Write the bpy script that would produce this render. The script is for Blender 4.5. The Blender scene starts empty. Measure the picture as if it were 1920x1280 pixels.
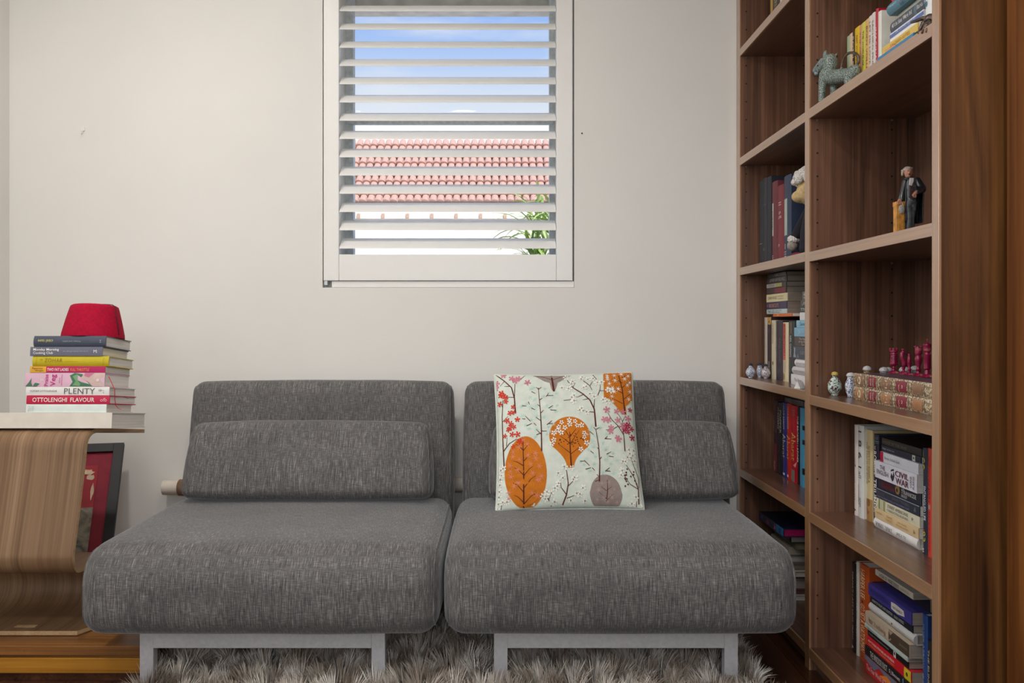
import bpy, bmesh, math, random
from mathutils import Vector, Matrix, noise
from math import sin, cos, pi, radians as R, sqrt, atan2

random.seed(7)
S = bpy.context.scene
COL = S.collection

# ------------------------------------------------------------------ camera
F = 1578.0                      # focal length in pixels of the 1920x1280 frame
PX, PY = 940.0, 610.0           # vanishing point of the depth lines
CZ = 1.0                        # eye height
cam_d = bpy.data.cameras.new('camera')
cam = bpy.data.objects.new('camera', cam_d)
COL.objects.link(cam)
cam.location = (0, 0, CZ)
cam.rotation_euler = (R(90), 0, 0)
cam_d.sensor_width = 36.0
cam_d.lens = F / 1920 * 36.0
cam_d.shift_x = (960 - PX) / 1920
cam_d.shift_y = -(640 - PY) / 1920
cam_d.clip_start = 0.05
cam_d.clip_end = 300
S.camera = cam

# ------------------------------------------------------------------ view
S.view_settings.view_transform = 'Standard'
S.view_settings.look = 'None'
S.view_settings.exposure = 0.0
S.view_settings.gamma = 1.0
S.view_settings.use_curve_mapping = False

def lin(c):
    out = []
    for v in c[:3]:
        v = v / 255.0
        out.append(v / 12.92 if v <= 0.04045 else ((v + 0.055) / 1.055) ** 2.4)
    return (out[0], out[1], out[2], 1.0)

# ------------------------------------------------------------------ sky
w = bpy.data.worlds.new('sky')
S.world = w
w.use_nodes = True
nt = w.node_tree
nt.nodes.clear()
N = nt.nodes.new
tc = N('ShaderNodeTexCoord'); sep = N('ShaderNodeSeparateXYZ')
nt.links.new(tc.outputs['Generated'], sep.inputs[0])
rampn = N('ShaderNodeValToRGB')
cr = rampn.color_ramp
cr.elements[0].position = 0.0; cr.elements[0].color = lin((120, 118, 112))
cr.elements[1].position = 1.0; cr.elements[1].color = lin((70, 125, 220))
for p, c in ((0.499, (150, 148, 142)), (0.505, (236, 240, 248)), (0.612, (237, 242, 251)), (0.632, (222, 233, 252)), (0.655, (178, 206, 252)), (0.68, (150, 186, 250)), (0.74, (120, 166, 244))):
    e = cr.elements.new(p); e.color = lin(c)
mp = N('ShaderNodeMath'); mp.operation = 'MULTIPLY_ADD'
mp.inputs[1].default_value = 0.5; mp.inputs[2].default_value = 0.5
nt.links.new(sep.outputs[2], mp.inputs[0]); nt.links.new(mp.outputs[0], rampn.inputs[0])
mapn = N('ShaderNodeMapping'); mapn.inputs['Scale'].default_value = (2.2, 2.2, 9.0)
nt.links.new(tc.outputs['Generated'], mapn.inputs[0])
cl = N('ShaderNodeTexNoise'); cl.inputs['Scale'].default_value = 2.6; cl.inputs['Detail'].default_value = 6
nt.links.new(mapn.outputs[0], cl.inputs['Vector'])
clr = N('ShaderNodeValToRGB'); clr.color_ramp.elements[0].position = 0.50; clr.color_ramp.elements[1].position = 0.78
nt.links.new(cl.outputs[0], clr.inputs[0])
mx = N('ShaderNodeMix'); mx.data_type = 'RGBA'
nt.links.new(clr.outputs[0], mx.inputs[0]); nt.links.new(rampn.outputs[0], mx.inputs[6])
mx.inputs[7].default_value = lin((240, 243, 250))
bg = N('ShaderNodeBackground'); bg.inputs[1].default_value = 1.0
nt.links.new(mx.outputs[2], bg.inputs[0])
wo = N('ShaderNodeOutputWorld'); nt.links.new(bg.outputs[0], wo.inputs[0])

# ------------------------------------------------------------------ sun (lights the outdoors; the roof keeps it out of the room)
sd = bpy.data.lights.new('sun', 'SUN'); sd.energy = 5.0; sd.angle = R(1.0); sd.color = (1, .96, .9)
so = bpy.data.objects.new('sun', sd); COL.objects.link(so)
so.rotation_euler = Vector((-0.25, 0.62, -0.75)).to_track_quat('-Z', 'Y').to_euler()

# fill light at two added openings, unseen behind the camera
def area(name, loc, target, sx, sy, power, color):
    d = bpy.data.lights.new(name, 'AREA'); d.shape = 'RECTANGLE'; d.size = sx; d.size_y = sy
    d.energy = power; d.color = color
    o = bpy.data.objects.new(name, d); COL.objects.link(o); o.location = loc
    o.rotation_euler = (Vector(target) - Vector(loc)).to_track_quat('-Z', 'Y').to_euler()
    return o
area('fill_side_opening', (-1.99, -0.2, 1.75), (0, -0.2, 1.70), 1.9, 1.1, 20, (0.90, 0.95, 1.0))
area('fill_rear_opening', (-0.1, -2.62, 1.80), (0, 0, 1.75), 2.0, 1.2, 42, (0.98, 0.985, 1.0))
# unseen warm lamps added in the ceiling to light the room
FILL_LAMPS = ((-1.15, 1.90, 15.5), (-0.30, 1.55, 7), (0.50, 1.15, 4.5), (-1.20, 0.1, 8), (-0.30, 0.1, 6), (0.50, 0.1, 4))
for i, (lx, ly, pw) in enumerate(FILL_LAMPS):
    d = bpy.data.lights.new('ceiling_fill', 'AREA'); d.shape = 'DISK'; d.size = 0.20; d.energy = pw; d.color = (1.0, 0.955, 0.91)
    o = bpy.data.objects.new('ceiling_fill', d); COL.objects.link(o); o.location = (lx, ly, 2.685)

# ------------------------------------------------------------------ pixel helpers
def px(x, y, Y):
    return Vector(((x - PX) / F * Y, Y, CZ + (PY - y) / F * Y))
def Yx(x, X):                       # depth of pixel column x on the plane X = const
    return X * F / (x - PX)

# ------------------------------------------------------------------ materials
MATS = {}
def newmat(name):
    m = bpy.data.materials.new(name); m.use_nodes = True
    t = m.node_tree; b = t.nodes['Principled BSDF']
    return m, t, b
def node(t, kind, **kw):
    n = t.nodes.new(kind)
    for k, v in kw.items():
        if k.startswith('i_'):
            key = k[2:]
            n.inputs[int(key) if key.isdigit() else key].default_value = v
        else:
            setattr(n, k, v)
    return n
def ramp(t, stops):
    n = t.nodes.new('ShaderNodeValToRGB')
    e = n.color_ramp.elements
    e[0].position, e[0].color = stops[0][0], lin(stops[0][1])
    e[1].position, e[1].color = stops[-1][0], lin(stops[-1][1])
    for p, c in stops[1:-1]:
        q = e.new(p); q.color = lin(c)
    return n
def paint(c, rough=0.5, var=0.05, metal=0.0, scale=30, spec=0.5, coat=0.0, bump=0.0):
    """plain coloured surface with a little procedural mottling"""
    key = ('p', tuple(c), rough, var, metal, scale, spec, coat, bump)
    if key in MATS: return MATS[key]
    m, t, b = newmat('paint_%d' % len(MATS))
    co = node(t, 'ShaderNodeTexCoord')
    n = node(t, 'ShaderNodeTexNoise', i_Scale=scale, i_Detail=3.0)
    t.links.new(co.outputs['Object'], n.inputs['Vector'])
    lo = tuple(max(0, v * (1 - var)) for v in c); hi = tuple(min(255, v * (1 + var)) for v in c)
    r = ramp(t, ((0.3, lo), (0.7, hi)))
    t.links.new(n.outputs[0], r.inputs[0]); t.links.new(r.outputs[0], b.inputs['Base Color'])
    b.inputs['Roughness'].default_value = rough; b.inputs['Metallic'].default_value = metal
    b.inputs['Specular IOR Level'].default_value = spec
    b.inputs['Coat Weight'].default_value = coat
    if bump:
        bp = node(t, 'ShaderNodeBump', i_Strength=bump, i_Distance=0.002)
        n2 = node(t, 'ShaderNodeTexNoise', i_Scale=scale * 4, i_Detail=4.0)
        t.links.new(co.outputs['Object'], n2.inputs['Vector'])
        t.links.new(n2.outputs[0], bp.inputs['Height']); t.links.new(bp.outputs[0], b.inputs['Normal'])
    MATS[key] = m
    return m
def wood(name, cols, axis='z', scale=1.0, rough=0.35, rand=0.0, fine=1.0, coat=0.0, dist=1.2, mixf=0.42, long=0.06, long2=0.012, det=5.0, cior=1.5):
    if name in MATS: return MATS[name]
    m, t, b = newmat(name)
    co = node(t, 'ShaderNodeTexCoord')
    vec = co.outputs['Object']
    if rand:
        oi = node(t, 'ShaderNodeObjectInfo')
        mu = node(t, 'ShaderNodeVectorMath', operation='SCALE'); mu.inputs[0].default_value = (13.1, 7.7, 5.3)
        t.links.new(oi.outputs['Random'], mu.inputs['Scale'])
        ad = node(t, 'ShaderNodeVectorMath', operation='ADD')
        t.links.new(vec, ad.inputs[0]); t.links.new(mu.outputs[0], ad.inputs[1]); vec = ad.outputs[0]
    def mapped(sc, long):
        v = [sc * long if ch in axis else sc for ch in 'xyz']
        mpn = node(t, 'ShaderNodeMapping'); mpn.inputs['Scale'].default_value = v
        t.links.new(vec, mpn.inputs[0]); return mpn.outputs[0]
    n1 = node(t, 'ShaderNodeTexNoise', i_Scale=1.0, i_Detail=det, i_Distortion=dist)
    t.links.new(mapped(16 * scale, long), n1.inputs['Vector'])
    n2 = node(t, 'ShaderNodeTexNoise', i_Scale=1.0, i_Detail=4.0)
    t.links.new(mapped(150 * scale * fine, long2), n2.inputs['Vector'])
    mxn = node(t, 'ShaderNodeMix'); mxn.inputs[0].default_value = mixf
    t.links.new(n1.outputs[0], mxn.inputs[2]); t.links.new(n2.outputs[0], mxn.inputs[3])
    r = ramp(t, tuple(zip((0.30, 0.44, 0.56, 0.70), cols)))
    t.links.new(mxn.outputs[0], r.inputs[0])
    out = r.outputs[0]
    if rand:
        hs = node(t, 'ShaderNodeHueSaturation'); 
        mr = node(t, 'ShaderNodeMapRange', i_3=1 - rand, i_4=1 + rand)
        t.links.new(oi.outputs['Random'], mr.inputs[0]); t.links.new(mr.outputs[0], hs.inputs['Value'])
        t.links.new(out, hs.inputs['Color']); out = hs.outputs[0]
    t.links.new(out, b.inputs['Base Color'])
    b.inputs['Roughness'].default_value = rough
    b.inputs['Coat Weight'].default_value = coat; b.inputs['Coat Roughness'].default_value = 0.22; b.inputs['Coat IOR'].default_value = cior
    bp = node(t, 'ShaderNodeBump', i_Strength=0.12, i_Distance=0.0008)
    t.links.new(n2.outputs[0], bp.inputs['Height']); t.links.new(bp.outputs[0], b.inputs['Normal'])
    MATS[name] = m
    return m

WALNUT = [(60, 40, 30), (98, 67, 50), (119, 83, 63), (152, 111, 85)]
m_wal_v = wood('walnut_vertical', WALNUT, 'z', 1.0, 0.38, coat=0.6)
m_wal_y = wood('walnut_along', [(66, 42, 31), (94, 64, 48), (110, 76, 57), (134, 96, 74)], 'y', 1.0, 0.36, coat=0.6)
m_wal_edge = wood('walnut_edge', [(132, 94, 60), (154, 113, 76), (166, 123, 85), (180, 139, 102)], 'y', 1.0, 0.30, coat=1.0, cior=1.9)
m_wal_edge_v = wood('walnut_edge_vertical', [(132, 94, 60), (154, 113, 76), (166, 123, 85), (180, 139, 102)], 'z', 1.0, 0.30, coat=1.0, cior=1.9)
m_wal_end = wood('walnut_figured', [(46, 26, 12), (88, 54, 26), (110, 71, 36), (140, 94, 50)], 'z', 0.6, 0.34, fine=1.5, dist=2.2, long=0.09, mixf=0.30)
m_floor = wood('floor_timber', [(38, 20, 12), (62, 34, 20), (76, 44, 26), (96, 58, 36)], 'y', 0.8, 0.25, rand=0.15)
m_plat = wood('platform_timber', [(84, 52, 24), (124, 82, 42), (146, 98, 52), (170, 122, 70)], 'x', 0.9, 0.28, rand=0.12)
m_plat_gold = wood('platform_gold', [(130, 84, 22), (168, 112, 34), (184, 128, 44), (200, 146, 62)], 'x', 0.9, 0.28)
m_ply = wood('bent_plywood', [(78, 57, 40), (122, 93, 66), (138, 108, 79), (160, 131, 102)], 'yz', 1.6, 0.45, fine=0.75, dist=0.1, mixf=0.5, long=0.02, long2=0.008, det=3.0)
m_ply_edge = wood('plywood_edge', [(150, 116, 80), (184, 150, 110), (196, 164, 124), (208, 178, 140)], 'y', 1.2, 0.5)
m_wall = paint((234, 232, 227), 0.85, 0.012, scale=1.5, spec=0.2)
m_ceil = paint((238, 236, 232), 0.9, 0.01, scale=2, spec=0.1)
m_white = paint((234, 232, 226), 0.38, 0.01, scale=4)
m_alu = paint((214, 222, 224), 0.45, 0.06, scale=60)
m_shutter = paint((240, 239, 235), 0.35, 0.008, scale=4)
m_alu_lt = paint((176, 184, 184), 0.45, 0.05, scale=60)
m_steel = paint((206, 206, 210), 0.36, 0.03, metal=0.35, scale=90)
m_dark = paint((14, 12, 12), 0.7, 0.1)
m_black = paint((20, 19, 22), 0.55, 0.1)

def fabric(name, warm):
    m, t, b = newmat(name)
    co = node(t, 'ShaderNodeTexCoord')
    def nz(sc, detail=2.0):
        mpn = node(t, 'ShaderNodeMapping'); mpn.inputs['Scale'].default_value = sc
        t.links.new(co.outputs['Object'], mpn.inputs[0])
        n = node(t, 'ShaderNodeTexNoise', i_Scale=1.0, i_Detail=detail)
        t.links.new(mpn.outputs[0], n.inputs['Vector']); return n.outputs[0]
    a = nz((900, 45, 32)); bb = nz((60, 900, 900)); c = nz((7, 7, 7), 3)
    m1 = node(t, 'ShaderNodeMix'); m1.inputs[0].default_value = 0.36
    t.links.new(a, m1.inputs[2]); t.links.new(bb, m1.inputs[3])
    m2 = node(t, 'ShaderNodeMix'); m2.inputs[0].default_value = 0.10
    t.links.new(m1.outputs[0], m2.inputs[2]); t.links.new(c, m2.inputs[3])
    r = ramp(t, ((0.34, (46, 45, 46)), (0.46, (84, 82, 82)), (0.54, (99, 97, 96)), (0.67, (162, 159, 155))))
    t.links.new(m2.outputs[0], r.inputs[0]); t.links.new(r.outputs[0], b.inputs['Base Color'])
    b.inputs['Roughness'].default_value = 0.80
    b.inputs['Sheen Weight'].default_value = 0.35; b.inputs['Sheen Roughness'].default_value = 0.4
    b.inputs['Sheen Tint'].default_value = (0.94, 0.97, 1.0, 1)
    bp = node(t, 'ShaderNodeBump', i_Strength=0.35, i_Distance=0.001)
    t.links.new(m1.outputs[0], bp.inputs['Height']); t.links.new(bp.outputs[0], b.inputs['Normal'])
    return m
m_fab = fabric('grey_weave', 0)

def pages(c=(238, 234, 226)):
    key = ('pg', c)
    if key in MATS: return MATS[key]
    m, t, b = newmat('page_block_%d' % len(MATS))
    co = node(t, 'ShaderNodeTexCoord')
    mpn = node(t, 'ShaderNodeMapping'); mpn.inputs['Scale'].default_value = (3, 3, 900)
    t.links.new(co.outputs['Object'], mpn.inputs[0])
    n = node(t, 'ShaderNodeTexNoise', i_Scale=1.0, i_Detail=2.0); t.links.new(mpn.outputs[0], n.inputs['Vector'])
    r = ramp(t, ((0.3, tuple(v * .9 for v in c)), (0.6, c))); t.links.new(n.outputs[0], r.inputs[0])
    t.links.new(r.outputs[0], b.inputs['Base Color']); b.inputs['Roughness'].default_value = 0.9
    MATS[key] = m
    return m
def porcelain(name, base, ink, scale, thr=0.52):
    if name in MATS: return MATS[name]
    m, t, b = newmat(name)
    co = node(t, 'ShaderNodeTexCoord')
    n = node(t, 'ShaderNodeTexNoise', i_Scale=scale, i_Detail=2.5, i_Distortion=2.0)
    t.links.new(co.outputs['Object'], n.inputs['Vector'])
    r = ramp(t, ((thr - 0.03, base), (thr + 0.03, ink))); t.links.new(n.outputs[0], r.inputs[0])
    t.links.new(r.outputs[0], b.inputs['Base Color']); b.inputs['Roughness'].default_value = 0.12
    b.inputs['Coat Weight'].default_value = 0.5
    MATS[name] = m
    return m

# ------------------------------------------------------------------ object helpers
def link(name, data):
    o = bpy.data.objects.new(name, data); COL.objects.link(o); return o
def thing(name, label, cat, loc=(0, 0, 0), group=None, mat=None, kind=None):
    o = link(name, None); o.empty_display_size = 0.05
    if mat is not None: o.matrix_world = mat
    else: o.location = loc
    if label: o['label'] = label
    if cat: o['category'] = cat
    if group: o['group'] = group
    if kind: o['kind'] = kind
    return o
def tag(o, label=None, cat=None, group=None, kind=None):
    if label: o['label'] = label
    if cat: o['category'] = cat
    if group: o['group'] = group
    if kind: o['kind'] = kind
    return o

class MB:
    def __init__(s): s.v = []; s.f = []; s.mi = []; s.cur = 0
    def face(s, idx): s.f.append(tuple(idx)); s.mi.append(s.cur)
    def add(s, vs, fs):
        o = len(s.v); s.v += [tuple(p) for p in vs]
        for f in fs: s.face([i + o for i in f])
    def box(s, x0, x1, y0, y1, z0, z1):
        s.add([(x0, y0, z0), (x1, y0, z0), (x1, y1, z0), (x0, y1, z0), (x0, y0, z1), (x1, y0, z1), (x1, y1, z1), (x0, y1, z1)],
              [(0, 3, 2, 1), (4, 5, 6, 7), (0, 1, 5, 4), (1, 2, 6, 5), (2, 3, 7, 6), (3, 0, 4, 7)])
    def prism(s, poly, axis, a, b):
        """extrude a polygon (2-D, counter-clockwise) along axis from a to b"""
        def P(p, t): return (t, p[0], p[1]) if axis == 'x' else (p[0], t, p[1]) if axis == 'y' else (p[0], p[1], t)
        n = len(poly); o = len(s.v)
        s.v += [P(p, a) for p in poly] + [P(p, b) for p in poly]
        s.face([o + i for i in reversed(range(n))]); s.face([o + n + i for i in range(n)])
        for i in range(n): s.face((o + i, o + (i + 1) % n, o + n + (i + 1) % n, o + n + i))
    def tube(s, pts, rad, n=8, caps=True, squash=1.0):
        pts = [Vector(p) for p in pts]; o = len(s.v); k = len(pts)
        rads = rad if isinstance(rad, (list, tuple)) else [rad] * k
        up = None
        for i, p in enumerate(pts):
            d = (pts[min(i + 1, k - 1)] - pts[max(i - 1, 0)]).normalized()
            if up is None:
                up = Vector((0, 0, 1)) if abs(d.z) < 0.9 else Vector((1, 0, 0))
            up = (up - d * up.dot(d)).normalized(); sd = d.cross(up)
            for j in range(n):
                a = 2 * pi * j / n
                s.v.append(tuple(p + up * cos(a) * rads[i] + sd * sin(a) * rads[i] * squash))
        for i in range(k - 1):
            for j in range(n):
                s.face((o + i * n + j, o + i * n + (j + 1) % n, o + (i + 1) * n + (j + 1) % n, o + (i + 1) * n + j))
        if caps:
            s.face([o + j for j in reversed(range(n))]); s.face([o + (k - 1) * n + j for j in range(n)])
    def lathe(s, prof, c=(0, 0, 0), n=20, sx=1.0, sy=1.0):
        o = len(s.v); k = len(prof)
        for r, z in prof:
            for j in range(n):
                a = 2 * pi * j / n
                s.v.append((c[0] + r * cos(a) * sx, c[1] + r * sin(a) * sy, c[2] + z))
        for i in range(k - 1):
            for j in range(n):
                s.face((o + i * n + j, o + i * n + (j + 1) % n, o + (i + 1) * n + (j + 1) % n, o + (i + 1) * n + j))
        s.face([o + j for j in reversed(range(n))]); s.face([o + (k - 1) * n + j for j in range(n)])
    def ell(s, c, r, rot=None, nu=14, nv=9):
        c = Vector(c); o = len(s.v)
        r = (r, r, r) if not isinstance(r, (tuple, list)) else r
        for i in range(1, nv):
            th = pi * i / nv
            for j in range(nu):
                a = 2 * pi * j / nu
                p = Vector((r[0] * sin(th) * cos(a), r[1] * sin(th) * sin(a), r[2] * cos(th)))
                if rot is not None: p = rot @ p
                s.v.append(tuple(c + p))
        for q in (1, -1):
            p = Vector((0, 0, q * r[2]))
            if rot is not None: p = rot @ p
            s.v.append(tuple(c + p))
        for i in range(nv - 2):
            for j in range(nu):
                s.face((o + i * nu + j, o + (i + 1) * nu + j, o + (i + 1) * nu + (j + 1) % nu, o + i * nu + (j + 1) % nu))
        t = o + (nv - 1) * nu
        for j in range(nu):
            s.face((t, o + j, o + (j + 1) % nu)); s.face((t + 1, o + (nv - 2) * nu + (j + 1) % nu, o + (nv - 2) * nu + j))
    def mesh(s, name, smooth=False, off=None):
        me = bpy.data.meshes.new(name)
        v = s.v if off is None else [(p[0] - off[0], p[1] - off[1], p[2] - off[2]) for p in s.v]
        me.from_pydata(v, [], s.f); me.update()
        if smooth: me.polygons.foreach_set('use_smooth', [True] * len(me.polygons))
        return me
    def build(s, name, mat, root=None, smooth=False, bevel=0.0, world=False, seg=2, sharp=None):
        """world=True: coordinates are world ones, moved into the parent's (unrotated) frame"""
        off = tuple(root.location) if (root is not None and world) else None
        me = s.mesh(name, smooth, off)
        mats = mat if isinstance(mat, (list, tuple)) else [mat]
        for q in mats: me.materials.append(q)
        if len(mats) > 1: me.polygons.foreach_set('material_index', s.mi)
        if sharp: me.set_sharp_from_angle(angle=R(sharp))
        o = link(name, me)
        if root is not None: o.parent = root
        if bevel:
            b = o.modifiers.new('bevel', 'BEVEL'); b.width = bevel; b.segments = seg; b.limit_method = 'ANGLE'
        return o
def remesh(o, vox, smooth=6):
    m = o.modifiers.new('remesh', 'REMESH'); m.mode = 'VOXEL'; m.voxel_size = vox; m.use_smooth_shade = True
    if smooth:
        q = o.modifiers.new('smooth', 'SMOOTH'); q.iterations = smooth; q.factor = 0.5
    return o
def capsule(mb, a, b, ra, rb, n=12):
    a, b = Vector(a), Vector(b)
    k = 6
    mb.tube([a + (b - a) * i / k for i in range(k + 1)], [ra + (rb - ra) * i / k for i in range(k + 1)], n)
    mb.ell(a, ra); mb.ell(b, rb)

TEXTS = {}
def text_polys(body):
    """outline of a line of lettering, normalised: x 0..1, cap height 0..1"""
    if body in TEXTS: return TEXTS[body]
    cu = bpy.data.curves.new('lettering', 'FONT'); cu.body = body.lstrip('^'); cu.resolution_u = 2; cu.offset = 0.011 if body[0] == '^' else 0.0
    cu.space_line = 0.9; cu.align_x = 'CENTER' if '\n' in body else 'LEFT'
    ob = bpy.data.objects.new('lettering', cu)
    me = bpy.data.meshes.new_from_object(ob)
    vs = [tuple(v.co) for v in me.vertices]; fs = [tuple(p.vertices) for p in me.polygons]
    bpy.data.objects.remove(ob); bpy.data.curves.remove(cu); bpy.data.meshes.remove(me)
    x0 = min(v[0] for v in vs); x1 = max(v[0] for v in vs)
    y0 = min(v[1] for v in vs); y1 = max(v[1] for v in vs)
    vs = [((v[0] - x0) / (x1 - x0), (v[1] - y0) / (y1 - y0)) for v in vs]
    TEXTS[body] = (vs, fs)
    return TEXTS[body]

# ================================================================== THE ROOM
BW = 3.20                     # back wall
LW, RW = -1.87, 1.235         # side walls
RY = -2.5                     # rear wall
CH = 2.70
WX0, WX1, WZ0, WZ1 = -0.680, 0.277, 1.144, 2.46      # window opening
def structure(name, mb, mat, **kw):
    o = mb.build(name, mat, **kw); o['kind'] = 'structure'; return o
b = MB()
def holed_wall_y(b, x0, x1, z0, z1, hx0, hx1, hz0, hz1, y0, y1):
    b.box(x0, hx0, y0, y1, z0, z1); b.box(hx1, x1, y0, y1, z0, z1)
    b.box(hx0, hx1, y0, y1, z0, hz0); b.box(hx0, hx1, y0, y1, hz1, z1)
holed_wall_y(b, LW - .12, RW + .12, -0.1, CH + .1, WX0, WX1, WZ0, WZ1, BW, BW + .35)
structure('wall_back', b, m_wall)
b = MB()
b.box(LW - .12, LW, RY, BW, 0, 1.20); b.box(LW - .12, LW, RY, BW, 2.30, CH)
b.box(LW - .12, LW, RY, -1.15, 1.20, 2.30); b.box(LW - .12, LW, 0.75, BW, 1.20, 2.30)
structure('wall_left', b, m_wall)
b = MB(); b.box(RW, RW + .12, RY, BW, 0, CH); structure('wall_right', b, m_wall)
b = MB(); holed_wall_y(b, LW - .12, RW + .12, 0, CH, -1.1, 0.9, 1.2, 2.4, RY - .12, RY); structure('wall_rear', b, m_wall)
b = MB(); b.box(LW - .12, RW + .12, RY - .12, BW + .35, CH, CH + .1); structure('ceiling', b, m_ceil)
# frames of the two added openings, out of view behind the camera
fr = thing('added_window_2', None, None, (LW - .06, -0.2, 1.2), kind='structure')
b = MB()
for y0, y1 in ((-1.15, -1.09), (0.69, 0.75), (-0.23, -0.17)): b.box(LW - .09, LW - .03, y0, y1, 1.2, 2.3)
for z0, z1 in ((1.2, 1.26), (2.24, 2.3)): b.box(LW - .09, LW - .03, -1.15, 0.75, z0, z1)
b.build('added_window_frame', m_white, fr, world=True)
fr = thing('added_window_3', None, None, (-0.1, RY - .06, 1.2), kind='structure')
b = MB()
for x0, x1 in ((-1.1, -1.04), (0.84, 0.9), (-0.13, -0.07)): b.box(x0, x1, RY - .09, RY - .03, 1.2, 2.4)
for z0, z1 in ((1.2, 1.26), (2.34, 2.4)): b.box(-1.1, 0.9, RY - .09, RY - .03, z0, z1)
b.build('added_window_frame', m_white, fr, world=True)
# trim rings for the added, unseen ceiling lamps
for lx, ly, pw in FILL_LAMPS:
    t = thing('added_downlight', 'round white downlight ring added out of view in the ceiling', 'ceiling light', (lx, ly, CH), 'downlights added in the ceiling')
    b = MB(); b.lathe([(0.105, -0.004), (0.125, -0.006), (0.125, 0.0), (0.105, 0.0)], (0, 0, 0), 28); 
    b.build('trim_ring', m_white, t)

# floor: boards along the depth of the room
fl = MB(); fl.box(LW, RW, RY, BW, -0.06, -0.012)
floor = structure('floor', fl, m_dark)
PW = 0.13
plank_m = {}
x = LW
k = 0
while x < RW - 0.005:
    wdt = min(PW, RW - x)
    y = RY + (-0.9 if k % 2 else -0.3) - 0.37 * (k % 3)
    while y < BW:
        y0, y1 = max(y, RY), min(y + 1.75, BW)
        if y1 - y0 > 0.05:
            ky = (round(wdt, 3), round(y1 - y0, 3))
            if ky not in plank_m:
                q = MB(); q.box(0.0008, wdt - 0.0008, 0.0008, y1 - y0 - 0.0008, -0.012, 0.0)
                plank_m[ky] = q.mesh('floorboard'); plank_m[ky].materials.append(m_floor)
            o = link('floorboard', plank_m[ky]); o.parent = floor; o.location = (x, y0, 0)
        y += 1.75
    x += PW; k += 1
b = MB(); b.box(LW, RW - .001, BW - .016, BW, 0.0, 0.10)
structure('baseboard_back', b, m_white, bevel=.003)

# joinery next to the bookcase, on the right
b = MB(); b.box(1.0125, RW, 1.1, 1.685, 0.0, CH)
structure('trim_1', b, wood('walnut_door', [(52, 28, 12), (92, 52, 22), (112, 66, 28), (134, 84, 40)], 'z', 0.6, 0.34, fine=1.4, dist=2.0, long=0.09))
# small picture hook and a nail in the wall
t = thing('wall_hook', 'small white adhesive hook on the bare wall', 'hook', tuple(px(156, 245, BW)))
b = MB(); b.box(-.007, .007, -.004, 0, -.002, .014); b.build('hook_plate', m_white, t, bevel=.001)
b = MB(); b.tube([(0, -.003, -.002), (-.001, -.004, -.009), (-.004, -.008, -.014), (-.001, -.013, -.012)], .0016, 6); b.build('hook_arm', m_white, t, smooth=True)
b = MB(); p = px(1091, 250, BW); b.lathe([(.0022, -.003), (.003, 0), (.0022, .003)], (0, 0, 0), 10)
o = b.build('nail', m_black); o.location = (p.x, p.y - .002, p.z); o.rotation_euler = (R(90), 0, 0)
tag(o, 'tiny dark nail in the wall right of the window', 'nail')

# ------------------------------------------------------------------ window and shutter
win = thing('window_1', None, None, (-0.2, BW + .2, WZ0), kind='structure')
JX0, JX1 = -0.622, 0.214      # clear width behind the shutter
b = MB()
b.box(WX0, JX0, BW + .045, BW + .35, WZ0, WZ1); b.box(JX1, WX1, BW + .045, BW + .35, WZ0, WZ1)
b.box(JX0, JX1, BW + .045, BW + .35, WZ0, 1.235)
b.build('window_jamb', m_white, win, world=True)
b = MB()      # aluminium sashes
GY = BW + .18
for x0, x1 in ((JX0, JX0 + .030), (JX1 - .022, JX1)): b.box(x0, x1, GY - .02, GY + .03, 1.235, WZ1)
b.box(JX0, JX1, GY - .02, GY + .03, 1.235, 1.262)
b.build('sash_frame', m_alu, win, world=True)
zr = CZ + (PY - 231) / F * GY
b = MB(); b.box(JX0 + .012, JX1 - .006, GY - .024, GY - .004, zr - .009, zr + .009); b.build('meeting_rail', m_alu, win, world=True)
def glassmat():
    m, t, bs = newmat('window_glass'); t.nodes.remove(bs)
    tr = node(t, 'ShaderNodeBsdfTransparent'); tr.inputs[0].default_value = (.97, .98, .98, 1)
    gl = node(t, 'ShaderNodeBsdfGlossy'); gl.inputs['Roughness'].default_value = 0.02
    lw = node(t, 'ShaderNodeFresnel', i_IOR=1.25)
    ms = node(t, 'ShaderNodeMixShader')
    t.links.new(lw.outputs[0], ms.inputs[0]); t.links.new(tr.outputs[0], ms.inputs[1]); t.links.new(gl.outputs[0], ms.inputs[2])
    t.links.new(ms.outputs[0], t.nodes['Material Output'].inputs[0]); return m
m_glass = glassmat()
for z0, z1, yy in ((1.262, zr - .009, GY - .012), (zr + .009, WZ1, GY + .008)):
    b = MB(); b.box(JX0 + .030, JX1 - .022, yy, yy + .004, z0, z1); b.build('pane', m_glass, win, world=True)
# lintel of the outer wall, seen through the top of the window
b = MB(); b.box(WX0, WX1, BW + .222, BW + .345, 2.30, WZ1)
b.build('outer_lintel', paint((228, 222, 212), 0.9, 0.08, scale=14, bump=.3), win, world=True)

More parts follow.
